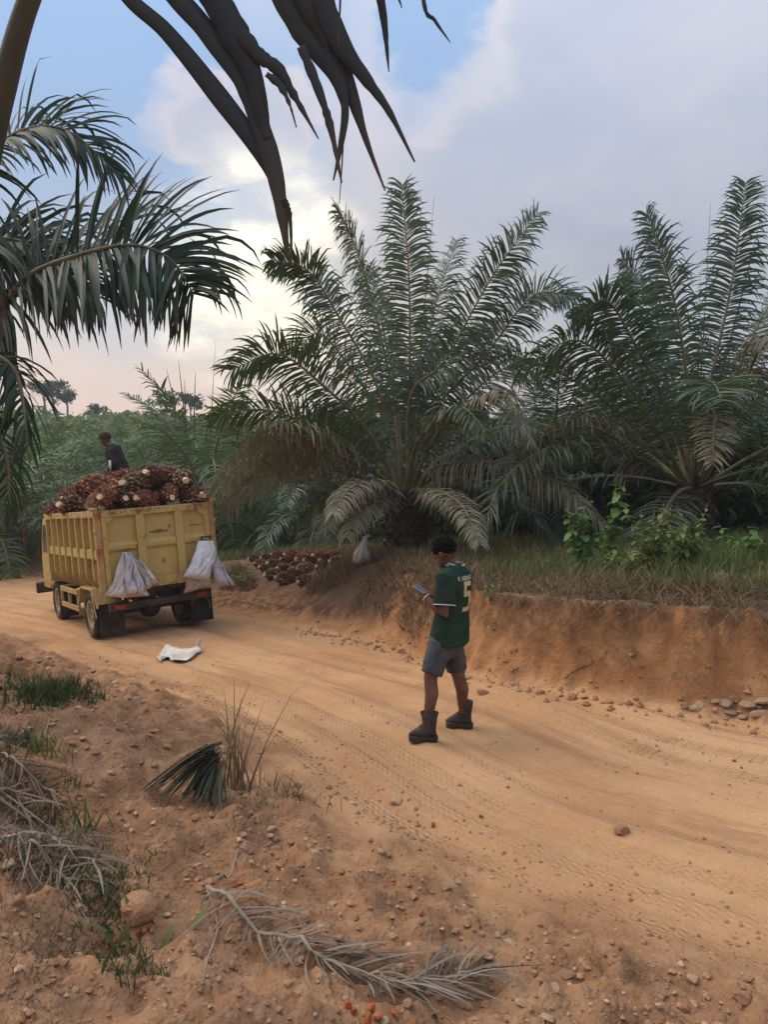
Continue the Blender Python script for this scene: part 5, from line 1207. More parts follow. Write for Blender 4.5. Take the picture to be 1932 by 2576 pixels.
# dry grass along the lip of the bank, hanging over the cut
X, Y = bank_points(26000, .42, 2.0, 1, -8, 9.6); f = land(X, Y, True); kp = (f['plat'] > .25) & keep_noise(X, Y, 1.1, -.22, 3)
P1 = scatter_blades('a', X[kp], Y[kp], .27, .009, 'grass_dry', 1, lean=2.2, bend=1.9)
X, Y = bank_points(15000, .24, .72, 2, -8, 8.8); kp = keep_noise(X, Y, 1.5, -.15, 4)
nr_ = (-.35, -.9, -.9)
P2 = scatter_blades('b', X[kp], Y[kp], .27, .007, 'grass_dry', 2, lean=.8, bend=1.3, dirn=nr_)
X, Y = bank_points(52000, .15, 5.0, 3, 8.0, 17); f = land(X, Y, True); kp = keep_noise(X, Y, .7, -.15, 5) & (f['tb'] > .38 + .25 * fbm(X, Y, 1.1, 2, 77))
hx = np.array([p_.x for p_ in HEAP]); hy = np.array([p_.y for p_ in HEAP])
kp &= np.min((X[:, None] - hx) ** 2 + (Y[:, None] - hy) ** 2 * .5, axis=1) > .35 ** 2
P3 = scatter_blades('c', X[kp], Y[kp], .24, .012, 'grass_dry', 3, lean=1.5, bend=1.6)
stuff('dry_grass', [P1, P2, P3], 'grass_dry', 'brown dry grass along the lip of the earth bank', 'grass')
# green grass behind it
X, Y = bank_points(70000, .9, 8.0, 4, -14, 10.5); f = land(X, Y, True); kp = (f['plat'] > .8) & keep_noise(X, Y, .5, -.35, 6)
G1 = scatter_blades('d', X[kp], Y[kp], .27, .013, 'grass', 4, lean=.9, bend=.9)
X, Y = bank_points(30000, 2.6, 9, 5, 11, 24); f = land(X, Y, True); kp = (f['plat'] > .5) & keep_noise(X, Y, .5, -.25, 7)
G2 = scatter_blades('e', X[kp], Y[kp], .24, .016, 'grass', 5, lean=.9, bend=.9)
stuff('green_grass', [G1, G2], 'grass', 'green grass growing on top of the bank under the palms', 'grass')
# scrub on the rising ground to the left and far shade plants under the palms
def leafmass(n, rmin, rmax, az0, az1, seed, hmax, lsize, cond=None):
    g = np.random.default_rng(seed); r_ = np.sqrt(g.random(n) * (rmax ** 2 - rmin ** 2) + rmin ** 2); a = np.radians(az0 + (az1 - az0) * g.random(n))
    X, Y = r_ * np.sin(a), r_ * np.cos(a); f = land(X, Y, True)
    cl = fbm(X, Y, .22, 4, seed + 3); kp = (f['df'] > f['mixs'] * 1.2 + .8)
    if cond is not None: kp &= cond(X, Y, f)
    X, Y, Z, cl, r_ = X[kp], Y[kp], f['z'][kp], cl[kp], r_[kp]; m = len(X)
    top = hmax * np.clip(.55 + .8 * cl, .12, 1.3); Z = Z + top * g.random(m) ** .6
    sz = lsize * (r_ / 30) ** .6 * (1 + g.normal(0, .3, m)).clip(.4, 2)
    a = g.random(m) * 6.283; D = np.stack([np.cos(a), np.sin(a), g.normal(.5, .7, m)], 1); D /= np.linalg.norm(D, axis=1, keepdims=True)
    C = np.zeros((m, 3, 3)); C[:, 0] = np.stack([X, Y, Z], 1); C[:, 1] = C[:, 0] + D * sz[:, None] * .5; D2 = D + np.array([0, 0, -.7]); D2 /= np.linalg.norm(D2, axis=1, keepdims=True); C[:, 2] = C[:, 1] + D2 * sz[:, None] * .5
    Wv = np.cross(D, g.normal(0, 1, (m, 3))); Wv /= np.linalg.norm(Wv, axis=1, keepdims=True)
    W = Wv[:, None, :] * (sz[:, None] * np.array([.08, .15, .02]))[:, :, None]
    V, Q, c = ribbons(C, W); rn = np.repeat(np.clip(.5 + .5 * cl + g.normal(0, .2, m), 0, 1), 3 * c); return V, Q, rn
S1 = leafmass(120000, 26, 60, -34, 8, 11, 1.5, .36)
S2 = leafmass(80000, 55, 130, -34, 10, 12, 2.3, .5)
stuff('green_scrub', [S1, S2], 'scrub', 'dense green scrub covering the rising ground on the left', 'scrub')
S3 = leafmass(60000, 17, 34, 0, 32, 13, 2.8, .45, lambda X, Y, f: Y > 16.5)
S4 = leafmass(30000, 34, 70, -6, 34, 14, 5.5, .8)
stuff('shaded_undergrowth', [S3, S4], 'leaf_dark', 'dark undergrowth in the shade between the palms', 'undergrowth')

# ------------------------------------------------------------------ far trees on the skyline
def far_tree(u, v_top, y, crown_w, label, seed, flat=.5, forks=2, dens=700):
    g = random.Random(seed); x = (u - 966) / F * y; z0 = hz(x, y); top = at(u, v_top, y).z; h = top - z0
    o = empty('forest_tree', (x, y, z0), label, 'tree'); mb = MB(); tips = []
    mb.tube([(0, 0, -.5), (.1, 0, h * .5), (0, 0, h * .78)], [h * .028, h * .02, h * .012], 8)
    for i in range(forks * 4):
        a = g.uniform(0, 6.28); z = h * g.uniform(.55, .8); r_ = crown_w * g.uniform(.3, 1) * .5; e = Vector((math.cos(a) * r_, math.sin(a) * r_, z + h * g.uniform(.06, .2)))
        mb.tube([(0, 0, z), Vector((0, 0, z)).lerp(e, .5) + Vector((0, 0, .2)), e], [h * .009, h * .006, h * .003], 5); tips.append(e)
    mb.build('trunk', M['bark'], o, True)
    gn = np.random.default_rng(seed); T = np.array(tips); i = gn.integers(0, len(T), dens); P = T[i] + gn.normal(0, 1, (dens, 3)) * np.array([crown_w * .13, crown_w * .13, crown_w * .13 * flat])
    d = gn.normal(0, 1, (dens, 3)); d /= np.linalg.norm(d, axis=1, keepdims=True); s_ = crown_w * .055 * (1 + gn.random((dens, 1)))
    C = np.stack([P - d * s_, P, P + d * s_], 1); Wv = np.cross(d, gn.normal(0, 1, (dens, 3))); Wv /= np.linalg.norm(Wv, axis=1, keepdims=True)
    V, Q, c = ribbons(C, Wv[:, None] * (s_ * .4)[:, None] * np.array([.3, 1, .3])[None, :, None])
    link('crown', np_mesh('crown', V, Q, attrs=dict(rnd=np.repeat(gn.random(dens), 3 * c))), M['leaf_dark'], o)
far_tree(115, 945, 100, 3.2, 'tall thin tree with a domed crown on the left skyline', 1, .5, 3, 520)
far_tree(138, 962, 100, 2.2, 'slender tree just right of the domed skyline tree', 2, .6, 2, 260)
far_tree(172, 962, 102, 2.6, 'bushy tree right of the two thin skyline trees', 3, .8, 3, 520)
far_tree(240, 1012, 105, 2.6, 'low rounded tree on the skyline above the worker', 4, .6, 2, 420)
far_tree(420, 985, 95, 2.6, 'pale tree behind the arching young palm', 5, .8, 3, 480)
far_tree(480, 990, 90, 2.6, 'pale tree between the spear leaves on the skyline', 6, .8, 3, 480)
for i, (u0, v0, u1, v1, lb) in enumerate([(440, 1020, 418, 928, 'leaning dead stalk left of the other skyline stalks'), (462, 1030, 448, 905, 'tallest thin dead stalk on the skyline'), (466, 1030, 463, 955, 'short dead stalk beside the tallest one'), (488, 1030, 491, 935, 'upright dead stalk right of the tallest one')]):
    y = 30; a, b_ = at(u0, v0, y), at(u1, v1, y); a2 = Vector((a.x, a.y, hz(a.x, a.y) - .1))
    o = MB().tube([a2, a, a.lerp(b_, .5), b_], [.03, .025, .018, .006], 6).build('dead_stalk', M['rachis_dark'], None, True, off=a2); o.location = a2; setprops(o, lb, 'stalk', 'dead stalks on the skyline')

# ------------------------------------------------------------------ bushes on the bank at right
def leaf_mesh(name, l_, w_, mat, lobes=0):
    n = 9; V = []; t = np.linspace(0, 1, n); pw = np.sin(np.pi * np.clip(t * .92 + .05, 0, 1)) ** .7 * (1 - .3 * t)
    C = np.stack([0 * t, t * l_, -.35 * l_ * t ** 2], 1); W = np.stack([pw * w_ / 2, 0 * t, 0 * t], 1)
    Vv, Q, c = ribbons(C[None], W[None], .3, np.tile(np.array([0, 0, 1.0]), (n, 1))[None]); me = np_mesh(name, Vv, Q); me.materials.append(M[mat]); return me
LB = leaf_mesh('leaf', .17, .13, 'leaf_bright'); LY = leaf_mesh('leaf', .13, .085, 'leaf_yellow'); LS = leaf_mesh('leaf', .10, .06, 'leaf_bright')
def shrub(u, v, y, h, wd, nst, nl, lm, label, seed, mat='rachis'):
    g = random.Random(seed); b = at(u, v, y); b.z = hz(b.x, b.y); o = empty('shrub', b, label, 'shrub')
    for s_ in range(nst):
        a = g.uniform(0, 6.28); r_ = wd * g.uniform(.1, .5); hh = h * g.uniform(.55, 1.05)
        pts = [Vector((0, 0, -.05)), Vector((math.cos(a) * r_ * .5, math.sin(a) * r_ * .5, hh * .55)), Vector((math.cos(a) * r_, math.sin(a) * r_, hh))]
        st_ = MB().tube(pts, [.010, .007, .003], 5).build('stem', M[mat], o, True)
        Pc = catmull(pts, 12)
        for j in range(nl):
            t = .3 + .7 * (j + g.random() * .5) / nl; p = Pc[min(11, int(t * 11))]; az = j * 2.4 + g.uniform(-.5, .5)
            l_ = link('leaf', lm, None, st_); l_.location = p; l_.rotation_euler = (g.uniform(-.5, .35), g.uniform(-.3, .3), az); q = g.uniform(.6, 1.25) * (1.1 - .4 * t); l_.scale = (q, q, q)
shrub(1535, 1300, 10.2, 1.4, .45, 4, 18, LB, 'tall shrub with broad bright green leaves at the top', 1)
shrub(1462, 1330, 10.0, 1.15, .6, 6, 14, LB, 'bright green broad leaved shrub beside the hanging dry frond', 2)
shrub(1630, 1330, 9.8, .95, 1.0, 14, 18, LY, 'yellowish green bush in the middle of the bushes', 3)
shrub(1735, 1340, 10.0, .9, 1.0, 12, 18, LY, 'yellow green bush right of the middle one', 4)
shrub(1570, 1345, 9.4, .50, .7, 8, 12, LY, 'low pale bush in front of the yellowish bush', 5)
shrub(1860, 1340, 10.8, .55, 1.0, 9, 12, LB, 'low dark green plant near the right edge', 6)
shrub(1385, 1365, 10.2, .30, .5, 5, 9, LS, 'small light green weed below the hanging dry frond', 7)
shrub(1640, 1490, 8.6, .22, .25, 2, 5, LS, 'little weed with round leaves above the cut bank', 8)
shrub(610, 1310, 16.5, .42, .9, 7, 10, LS, 'low green plant beside the truck on the bank', 9)
shrub(520, 1290, 18, .5, 1.2, 8, 10, LS, 'green weeds just right of the truck body', 10)
shrub(1235, 1470, 8.8, .22, .25, 3, 6, LS, 'tiny weed on the bank right of the man', 11)

# ------------------------------------------------------------------ fallen fronds, cut leaf, grass clump
def dry_frond(px, n, ll, lw, label, seed, mat='leaf_dry', rise=.035, lens=None, spread=(60, 30), name='fallen_frond', k=7):
    P0 = gpts(px); P = catmull(P0, 30); P[:, 2] = ground_z(P[:, 0], P[:, 1]) + rise; b = Vector(P[0]); o = empty(name, b, label, 'palm frond')
    rachis_mb(P - np.array(b), .008, .003).build('rachis', M['rachis_dry'], o, True)
    g = np.random.default_rng(seed); T = np.gradient(P, axis=0); T /= np.linalg.norm(T, axis=1, keepdims=True)
    for i in range(n):
        for side in (-1, 1):
            if g.random() < .1: continue
            t = .04 + .94 * (i + g.random() * .6) / n; j = min(28, int(t * 29)); p = P[j] * (1 - (t * 29 - j)) + P[j + 1] * (t * 29 - j)
            Tn = T[j]; Sv = np.array([Tn[1], -Tn[0], 0]) * side; a = math.radians(spread[0] + (spread[1] - spread[0]) * t + g.normal(0, 9))
            d = Sv * math.sin(a) + Tn * math.cos(a); l_ = ll * (.55 + .45 * math.sin(math.pi * (t * .8 + .1))) * (1 + g.normal(0, .28)); C = [p]; cur = g.normal(0, .035) + .03 * side
            up_ = g.uniform(0, .05)
            for s_ in range(1, k):
                q = C[-1] + d * l_ / (k - 1); ca, sa_ = math.cos(cur), math.sin(cur); d = np.array([d[0] * ca - d[1] * sa_, d[0] * sa_ + d[1] * ca, 0]); C.append(q)
            C = np.array(C); ze = float(ground_z(C[-1:, 0], C[-1:, 1])[0]) + .012 + up_; C[:, 2] = np.maximum(ground_z(C[:, 0], C[:, 1]) + .008, np.linspace(p[2], ze, k) + .4 * up_ * np.sin(np.linspace(0, math.pi, k)))
            Dk = np.gradient(C, axis=0); Wv = np.cross(Dk, [0, 0, 1.0]); Wv /= np.linalg.norm(Wv, axis=1, keepdims=True) + 1e-9; Wv[:, 2] += g.normal(0, .5)
            W = Wv * (lw * .5 * np.interp(np.linspace(0, 1, k), [0, .2, .7, 1], [.6, 1, .8, .15]))[:, None]
            V, Q, c = ribbons((C - np.array(b))[None], W[None], .3, np.tile(np.array([0, 0, 1.0]), (k, 1))[None])
            link('leaflet', np_mesh('leaflet', V, Q, attrs=dict(rnd=np.full(len(V), g.random()))), M[mat], o)
    return o
dry_frond([(520, 2250), (600, 2310), (700, 2378), (790, 2425), (880, 2462), (1000, 2502), (1130, 2503), (1226, 2467)], 96, .25, .0075, 'grey dried palm frond lying in the foreground soil', 3)
dry_frond([(-40, 2010), (60, 2060), (140, 2130), (260, 2210)], 26, .30, .008, 'dried grey frond in a tangle at the left edge', 4)
dry_frond([(-60, 2100), (40, 2120), (120, 2180), (190, 2235)], 22, .26, .008, 'curled dry frond below the tangle at the left edge', 5)
dry_frond([(-30, 1890), (40, 1930), (110, 2000), (160, 2040)], 20, .30, .009, 'dark dry frond above the tangle at the left edge', 6, mat='leaf_dead')
dry_frond([(1200, 1440), (1260, 1420), (1330, 1430), (1400, 1445)], 22, .35, .02, 'dead frond lying on the bank right of the man', 7, mat='leaf_dead')
dry_frond([(700, 1330), (800, 1310), (900, 1315), (980, 1330)], 30, .55, .03, 'dead brown frond lying under the big palm', 8, mat='leaf_dead')
dry_frond([(880, 1380), (960, 1372), (1060, 1378)], 20, .4, .025, 'short dead frond on the soil left of the man', 9, mat='leaf_dead')
def cut_leaf():
    ap = gpt(545, 2010) + Vector((.02, 0, .30)); ap = at(536, 1872, gpt(520, 2020).y + .12); b = Vector((ap.x, ap.y, hz(ap.x, ap.y)))
    o = empty('cut_palm_leaf', b, 'dark green cut leaf bundle propped beside the dry grass clump', 'palm leaf'); g = np.random.default_rng(4)
    ends = gpts([(360 + 7.2 * i, 1992 + i * 1.7 + 8 * math.sin(i)) for i in range(28)]); n = 30
    MB().tube([ap - b + Vector((.05, .0, .01)), ap - b, ends[14] + Vector((.05, .05, .06)) - b], [.010, .014, .006], 7).build('rachis', M['rachis_dark'], o, True)
    for i in range(130):
        e = ends[i * 28 // 130] + Vector((g.normal(0, .02), g.normal(0, .03), .02)); s_ = ap + Vector((g.normal(0, .015) + .05 * (i / 130), g.normal(0, .015), g.normal(0, .012) - .13 * (i / 130)))
        C = np.array([np.array(s_) * (1 - t) + np.array(e) * t + np.array([0, 0, 1]) * .02 * math.sin(math.pi * t) for t in np.linspace(0, 1, 7)])
        C[:, 2] = np.maximum(C[:, 2], ground_z(C[:, 0], C[:, 1]) + .012)
        Wv = np.array([.8, -.2, .3]) + g.normal(0, .25, 3); Wv /= np.linalg.norm(Wv); W = Wv[None] * (.011 * np.interp(np.linspace(0, 1, 7), [0, .4, 1], [.5, 1, .2]))[:, None]
        V, Q, c = ribbons((C - np.array(b))[None], W[None]); link('leaflet', np_mesh('leaflet', V, Q, attrs=dict(rnd=np.full(len(V), g.random()))), M['leaf_cut' if i % 4 else 'leaf_dead'], o)
cut_leaf()
def clump(u, v, h, n, wdt, mat, label, seed, lean=.35, bend=.5, r_=.06, cat='grass clump', name='grass_clump'):
    p = gpt(u, v); g = np.random.default_rng(seed); X = p.x + g.normal(0, r_, n); Y = p.y + g.normal(0, r_, n)
    V, Q, rn = scatter_blades('x', X, Y, h, wdt, mat, seed, lean=lean, bend=bend, k=6, hvar=.3)
    o = link(name, np_mesh(name, V - np.array(p), Q, attrs=dict(rnd=rn)), M[mat]); o.location = p; return setprops(o, label, cat)
clump(600, 1990, .50, 34, .012, 'grass_dry', 'upright clump of dry grass stalks beside the cut leaf', 1)
clump(195, 2100, .15, 30, .012, 'grass', 'small bright green grass tuft at lower left', 2, lean=.7)
clump(318, 2375, .13, 12, .022, 'grass', 'bright green seedling in the hollow beside a stone', 3, lean=1.0, bend=.8)
clump(130, 1900, .18, 30, .010, 'grass', 'grass tuft at the left above the dry fronds', 4, lean=.7)
clump(745, 2010, .14, 60, .006, 'grass_dry', 'wispy dry weed on the near road edge', 5, lean=1.2, r_=.12)
g5 = np.random.default_rng(55)
def patch(us, vs, n, h, w_, seed, mat='grass', bend=.9):
    g = np.random.default_rng(seed); px = [(g.normal(us[0], us[1]), g.normal(vs[0], vs[1])) for _ in range(n)]; P = np.array(gpts(px)); P = P[P[:, 1] < 30]
    i = np.repeat(np.arange(len(P)), 26); X = P[i, 0] + g.normal(0, .05, len(i)); Y = P[i, 1] + g.normal(0, .05, len(i))
    return scatter_blades('p', X, Y, h, w_, mat, seed, lean=1.2, bend=bend)
stuff('low_weeds', [patch((250, 60), (2240, 60), 34, .05, .006, 1), patch((120, 55), (1752, 16), 46, .13, .012, 2), patch((30, 40), (1890, 40), 14, .09, .008, 3), patch((130, 40), (2070, 40), 16, .06, .007, 4), patch((320, 25), (2400, 20), 10, .05, .006, 6)], 'weed', 'dark low weeds in the soil at lower left', 'weeds')
stuff('withered_weeds', [patch((270, 70), (2240, 70), 26, .05, .004, 7, bend=2), patch((90, 70), (2130, 40), 44, .08, .005, 8, bend=2), patch((650, 70), (2010, 30), 26, .05, .004, 9), patch((40, 50), (1960, 50), 22, .09, .005, 10, bend=2), patch((80, 60), (2400, 60), 12, .05, .004, 11)], 'leaf_dry', 'withered grey weeds and roots at lower left', 'weeds')

# ------------------------------------------------------------------ stones, clods, loose fruit, sticks
M['stone'] = simple('stone', (.31, .16, .085), (.42, .245, .14), 9, .95, .1, .5, dirt=(.30, .16, .085), dlo=.45, dhi=.7)
M['stone_pale'] = simple('stone_pale', (.42, .27, .155), (.52, .36, .22), 9, .95, .1, .5, dirt=(.36, .22, .13), dlo=.5, dhi=.75)
M['slate'] = simple('slate', (.30, .20, .13), (.42, .30, .20), 7, .9, .15, .4, dirt=(.36, .20, .10), dlo=.45, dhi=.7)
M['fruit'] = simple('palm_fruit', (.34, .06, .02), (.46, .13, .03), 20, .5, .4, dirt=(.12, .02, .012), dlo=.5, dhi=.7, dscale=30)
M['wood'] = simple('wood', (.13, .085, .055), (.24, .16, .105), 12, .9, .1, .4)
def stone_mesh(seed, flat=.6, sub=2):
    bm = bmesh.new(); bmesh.ops.create_icosphere(bm, subdivisions=sub, radius=1); g = random.Random(seed)
    planes = [(Vector((g.gauss(0, 1), g.gauss(0, 1), g.gauss(0, 1))).normalized(), g.uniform(.55, .85)) for _ in range(9)]
    for v in bm.verts:
        for n_, d in planes:
            e = v.co.dot(n_) - d
            if e > 0: v.co -= n_ * e
        v.co *= 1 + .10 * mnoise.noise(v.co * 2.3 + Vector((seed, 0, 0))) + .05 * mnoise.noise(v.co * 6 + Vector((0, seed, 0))) + g.gauss(0, .01); v.co.z *= flat
    me = bpy.data.meshes.new('stone'); bm.to_mesh(me); bm.free(); return me
ST = [stone_mesh(i, .5 + .1 * (i % 4), 3) for i in range(8)]
for i, me in enumerate(ST): me.materials.append(M['stone' if i % 2 else 'stone_pale'])
SL = [stone_mesh(20 + i, .38) for i in range(4)]
for me in SL: me.materials.append(M['slate'])
def stone(u, v, px, label, group=None, me=None, seed=0, sink=.25, p=None):
    g = random.Random(seed); p = p or gpt(u, v); me = me or ST[seed % 8]; r_ = px / 2 / F * Vector((p.x, p.y, p.z - CAMZ)).length
    o = link('stone', me, None); o.location = p + Vector((0, 0, r_ * (.35 - sink))); o.scale = (r_ * g.uniform(.9, 1.15), r_ * g.uniform(.8, 1.1), r_ * g.uniform(.8, 1.1)); o.rotation_euler = (g.uniform(-.2, .2), g.uniform(-.2, .2), g.uniform(0, 6.28))
    return setprops(o, label, 'stone', group)
stone(1565, 2095, 38, 'rounded clod lying alone on the right half of the road', seed=3, sink=.1)
stone(345, 2290, 95, 'large rounded stone beside the bright green seedling', seed=1)
stone(610, 2140, 52, 'big pinkish stone near the stick at lower middle', seed=5)
stone(1000, 2018, 34, 'pale stone at the near road edge below the man', seed=2)
stone(795, 2152, 34, 'pale clod among gravel left of the red fruits', seed=6)
stone(505, 2325, 48, 'pale stone left of the dried frond', seed=4)
stone(500, 2400, 44, 'brown stone below the start of the dried frond', seed=7)
stone(480, 1920, 26, 'small dark stone uphill of the cut leaf bundle', seed=8)
stone(1215, 1745, 30, 'brown clod on the road right of the man', seed=9, sink=.1)
for i, (u, v, s_) in enumerate([(1760, 1772, 26), (1822, 1770, 46), (1884, 1772, 50), (1850, 1758, 24), (1920, 1765, 50), (1800, 1764, 26), (1750, 1782, 34), (1905, 1796, 40), (1868, 1802, 26), (1725, 1776, 26), (1838, 1788, 36), (1912, 1778, 22), (1800, 1788, 20)]):
    stone(u, v, s_, 'flat slab of broken slate stone at the foot of the bank', 'slate slabs at the bank foot', SL[i % 4] if i % 3 else None, 30 + i, sink=.28)
for i, (u, v, s_) in enumerate([(955, 1625, 20), (990, 1632, 14), (1010, 1640, 22), (1030, 1655, 14), (1300, 1735, 18), (1360, 1745, 22), (1410, 1752, 18), (1440, 1758, 26), (1470, 1756, 20), (1535, 1768, 22), (1590, 1650, 18), (1610, 1702, 12), (1290, 1722, 16)]):
    stone(u, v, s_, 'small clod fallen along the foot of the cut bank', 'clods along the bank foot', None, 60 + i, sink=.1)
def scatter_px(n, seed, reg, lo, hi):
    g = random.Random(seed); out = []
    while len(out) < n:
        u, v = g.uniform(reg[0], reg[2]), g.uniform(reg[1], reg[3])
        edge = np.interp(u, [0, 300, 640, 1000, 1400, 1932], [1600, 1700, 1850, 2120, 2300, 2490])
        if v < edge + 15: continue
        out.append((u, v, lo + (hi - lo) * g.random() ** 2.5))
    return out
sp = scatter_px(110, 2, (0, 1680, 1900, 2570), 12, 40); PP = gpts([(a, b_) for a, b_, _ in sp])
for i, ((u, v, s_), p) in enumerate(zip(sp, PP)):
    stone(u, v, s_, 'loose earthy stone on the rough near shoulder', 'loose stones on the near shoulder', None, 100 + i, p=p, sink=.2)
# finer gravel and crumbs
def gravel(name, n, seed, reg, lo, hi, mat, label):
    g = np.random.default_rng(seed); U, Vv = g.uniform(reg[0], reg[2], n), g.uniform(reg[1], reg[3], n)
    edge = np.interp(U, [0, 300, 640, 1000, 1400, 1932], [1600, 1700, 1850, 2120, 2300, 2490]); kp = (Vv > edge - 25 - 60 * g.random(n) ** 4) & (fbm(U, Vv, .006, 3, seed) + g.normal(0, .3, n) > -.25)
    P = np.array(gpts(list(zip(U[kp], Vv[kp])))); m = len(P); dist = np.linalg.norm(P - np.array([0, 0, CAMZ]), axis=1)
    r_ = (lo + (hi - lo) * g.random(m) ** 4) / 2 / F * dist; P[:, 2] += r_ * .25
    ico = np.array([(0, 0, 1), (.9, 0, .3), (.28, .85, .3), (-.73, .53, .3), (-.73, -.53, .3), (.28, -.85, .3), (.73, .53, -.4), (-.28, .85, -.4), (-.9, 0, -.4), (-.28, -.85, -.4), (.73, -.53, -.4), (0, 0, -.8)])
    Fc = np.array([(0, 1, 2), (0, 2, 3), (0, 3, 4), (0, 4, 5), (0, 5, 1), (1, 6, 2), (2, 7, 3), (3, 8, 4), (4, 9, 5), (5, 10, 1), (6, 7, 2), (7, 8, 3), (8, 9, 4), (9, 10, 5), (10, 6, 1)])
    sc = (1 + g.normal(0, .28, (m, 12, 3))).clip(.4, 1.7) * np.array([1, 1, .7]); V = P[:, None, :] + ico[None] * sc * r_[:, None, None]
    T = (np.arange(m)[:, None, None] * 12 + Fc[None]).reshape(-1, 3)
    o = link(name, np_mesh(name, V.reshape(-1, 3), None, T, smooth=False), M[mat]); return setprops(o, label, 'gravel', kind='stuff')
gravel('gravel', 4200, 3, (-60, 1640, 1990, 2620), 4, 22, 'stone', 'reddish gravel and crumbs on the near shoulder')
def road_crumbs(n, seed):
    g = np.random.default_rng(seed); i = g.integers(20, 60, n); t = g.random(n)[:, None]; p = NEARL[i] * (1 - t) + NEARL[i + 1] * t; d = NEARL[i + 1] - NEARL[i]; d /= np.linalg.norm(d, axis=1, keepdims=True)
    off = np.where(g.random(n) < .6, np.abs(g.normal(0, .25, n)), g.uniform(0, 4.2, n)); p = p + np.stack([d[:, 1], -d[:, 0]], 1) * off[:, None]
    P = np.column_stack([p, ground_z(p[:, 0], p[:, 1])]); r_ = .003 + .012 * g.random(n) ** 4; P[:, 2] += r_ * .3
    oc = np.array([(1, 0, 0), (0, 1, 0), (-1, 0, 0), (0, -1, 0), (0, 0, .8), (0, 0, -.5)]); Fc = np.array([(0, 1, 4), (1, 2, 4), (2, 3, 4), (3, 0, 4), (1, 0, 5), (2, 1, 5), (3, 2, 5), (0, 3, 5)])
    V = P[:, None, :] + oc[None] * (1 + g.normal(0, .3, (n, 6, 3))).clip(.4, 1.6) * r_[:, None, None]
    o = link('road_crumbs', np_mesh('road_crumbs', V.reshape(-1, 3), None, (np.arange(n)[:, None, None] * 6 + Fc[None]).reshape(-1, 3), smooth=False), M['stone']); setprops(o, 'tiny crumbs of earth scattered over the sandy road', 'gravel', kind='stuff')
road_crumbs(2600, 8)
def bank_rubble(n, seed):
    g = np.random.default_rng(seed);
    X, Y = bank_points(n, -.02, .01, seed, -6, 11); X = X + g.normal(0, .16, n); Y = Y + g.normal(0, .16, n); P = np.column_stack([X, Y, ground_z(X, Y)]); r_ = .006 + .035 * g.random(n) ** 4; P[:, 2] += r_ * .3
    oc = np.array([(1, 0, 0), (0, 1, 0), (-1, 0, 0), (0, -1, 0), (0, 0, .8), (0, 0, -.5)]); Fc = np.array([(0, 1, 4), (1, 2, 4), (2, 3, 4), (3, 0, 4), (1, 0, 5), (2, 1, 5), (3, 2, 5), (0, 3, 5)])
    V = P[:, None, :] + oc[None] * (1 + g.normal(0, .3, (n, 6, 3))).clip(.4, 1.6) * r_[:, None, None]
    o = link('bank_rubble', np_mesh('bank_rubble', V.reshape(-1, 3), None, (np.arange(n)[:, None, None] * 6 + Fc[None]).reshape(-1, 3), smooth=False), M['stone']); setprops(o, 'fine orange rubble fallen along the foot of the bank', 'rubble', kind='stuff')
bank_rubble(1800, 9)
gravel('pale_gravel', 1000, 4, (-60, 1640, 1990, 2620), 4, 20, 'stone_pale', 'pale gravel bits on the near shoulder')
fr = [(1090, 2080, 18), (1210, 2058, 16), (1848, 1916, 12), (1560, 2420 - 30, 16), (988, 2222, 20), (922, 2268, 16), (1060, 2305, 20), (605, 2225, 22), (590, 2232, 16), (615, 2238, 14), (745, 2330, 16), (780, 2345, 16), (875, 2535, 26), (890, 2550, 24), (935, 2540, 26), (950, 2565, 28), (990, 2552, 20), (925, 2572, 26), (365, 2345, 24), (345, 2352, 18), (1020, 2300, 10), (830, 2025, 10)]
FM = stone_mesh(77, 1.2, 2); FM.materials.append(M['fruit'])
for i, ((u, v, s_), p) in enumerate(zip(fr, gpts([(a, b_) for a, b_, _ in fr]))):
    r_ = s_ * .8 / 2 / F * (p - Vector((0, 0, CAMZ))).length; o = link('palm_fruit', FM, None); o.location = p + Vector((0, 0, r_ * .6)); o.scale = (r_, r_ * .85, r_ * .85); o.rotation_euler = (i, i * 2.1, i * .7)
    on_road = i < 4; setprops(o, 'loose red palm fruit dropped on the sandy road' if on_road else 'loose orange palm fruit lying in the near shoulder soil', 'palm fruit', 'loose fruits on the road' if on_road else 'loose fruits on the shoulder')
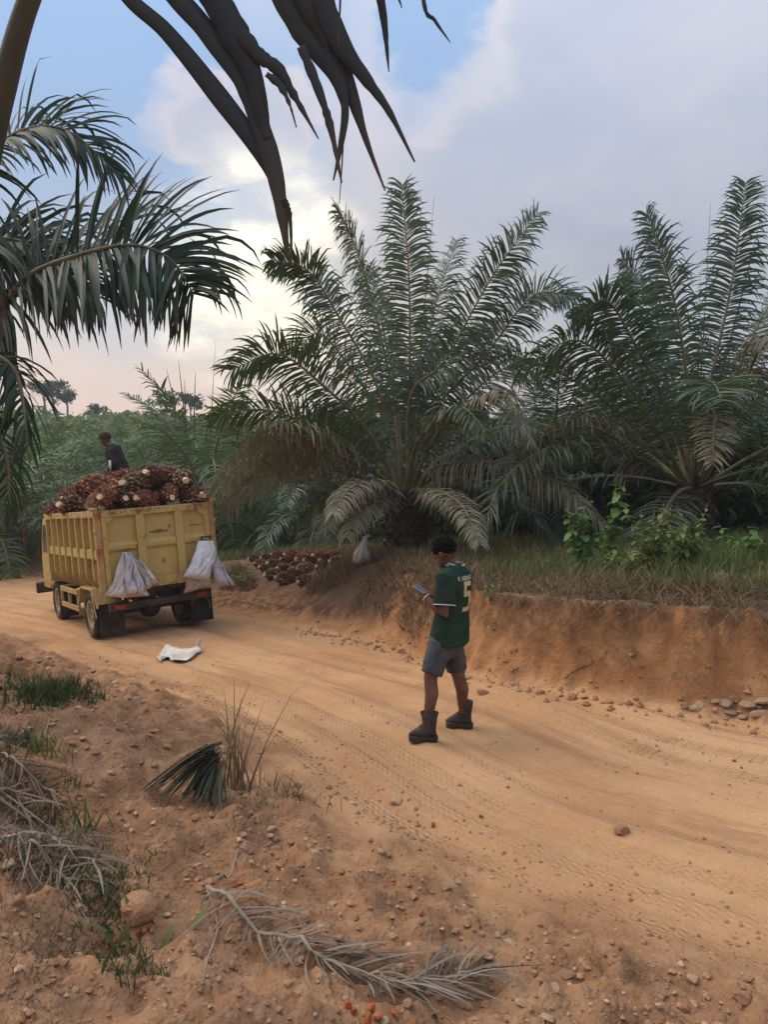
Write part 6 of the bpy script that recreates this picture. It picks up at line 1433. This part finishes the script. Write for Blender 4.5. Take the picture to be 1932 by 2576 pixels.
def stick(pts, r0, label, mat='wood', name='stick', lift=.015):
    P = gpts(pts); P = catmull(P, 9); P[:, 2] = ground_z(P[:, 0], P[:, 1]) + lift; b = Vector(P[0])
    o = MB().tube(P - np.array(b), [r0 * (1 - .06 * i) for i in range(9)], 7).build(name, M[mat], None, True); o.location = b; return setprops(o, label, 'stick')
stick([(332, 1722), (360, 1735), (395, 1740)], .03, 'short dark stick on the near road edge behind the truck')
stick([(550, 2218), (590, 2175), (628, 2135)], .006, 'thin pale stick above the dried frond', 'rachis_dry')
stick([(0, 1862), (60, 1845), (125, 1812)], .012, 'long bent dry stalk at the left edge above the tufts', 'rachis_dry')
stick([(510, 2500), (520, 2440), (545, 2370), (540, 2310), (520, 2255)], .004, 'curved dry leaf strand left of the dried frond', 'rachis_dry', lift=.03)
stick([(1045, 2500), (1080, 2535), (1115, 2570)], .005, 'straight dry strand below the dried frond', 'rachis_dry')
stick([(930, 1392), (960, 1388), (1030, 1385)], .02, 'pale cut stalk on the soil left of the man', 'rachis_dry')
stick([(1420, 1712), (1470, 1680), (1500, 1664), (1545, 1625)], .005, 'thin strand added for a crack across the face of the cut bank', 'wood', 'crack_strand')  # thin wooden strand added to stand for a crack in the clay
# two odds and ends at the far left of the road
p = gpt(4, 1436); o = MB().box(-.14, .14, -.1, .1, 0, .30).build('plastic_jug', simple('red_plastic', (.34, .03, .03), (.40, .05, .04), 5, .5, .4), None, bevel=.03); o.location = p; setprops(o, 'small red container at the left edge of the road', 'container')
MB().tube([(0, 0, .30), (0, 0, .36)], .05, 10).build('cap', M['white_trim'], o, True)
stone(55, 1436, 16, 'dark lump of soil on the far road edge at left', seed=40, sink=.0)

# ------------------------------------------------------------------ the damp evening air
hzo = MB().box(-230, 190, -45, 300, -6, 21).build('haze', None); hzo['kind'] = 'stuff'
hm = bpy.data.materials.new('haze'); hm.use_nodes = True; ht = hm.node_tree; ht.nodes.remove(ht.nodes['Principled BSDF'])
pv = N(ht, 'ShaderNodeVolumePrincipled'); pv.inputs['Color'].default_value = (.86, .91, .96, 1); pv.inputs['Density'].default_value = .0010; pv.inputs['Anisotropy'].default_value = .2
L(ht, pv.outputs[0], ht.nodes['Material Output'].inputs['Volume']); hzo.data.materials.append(hm)
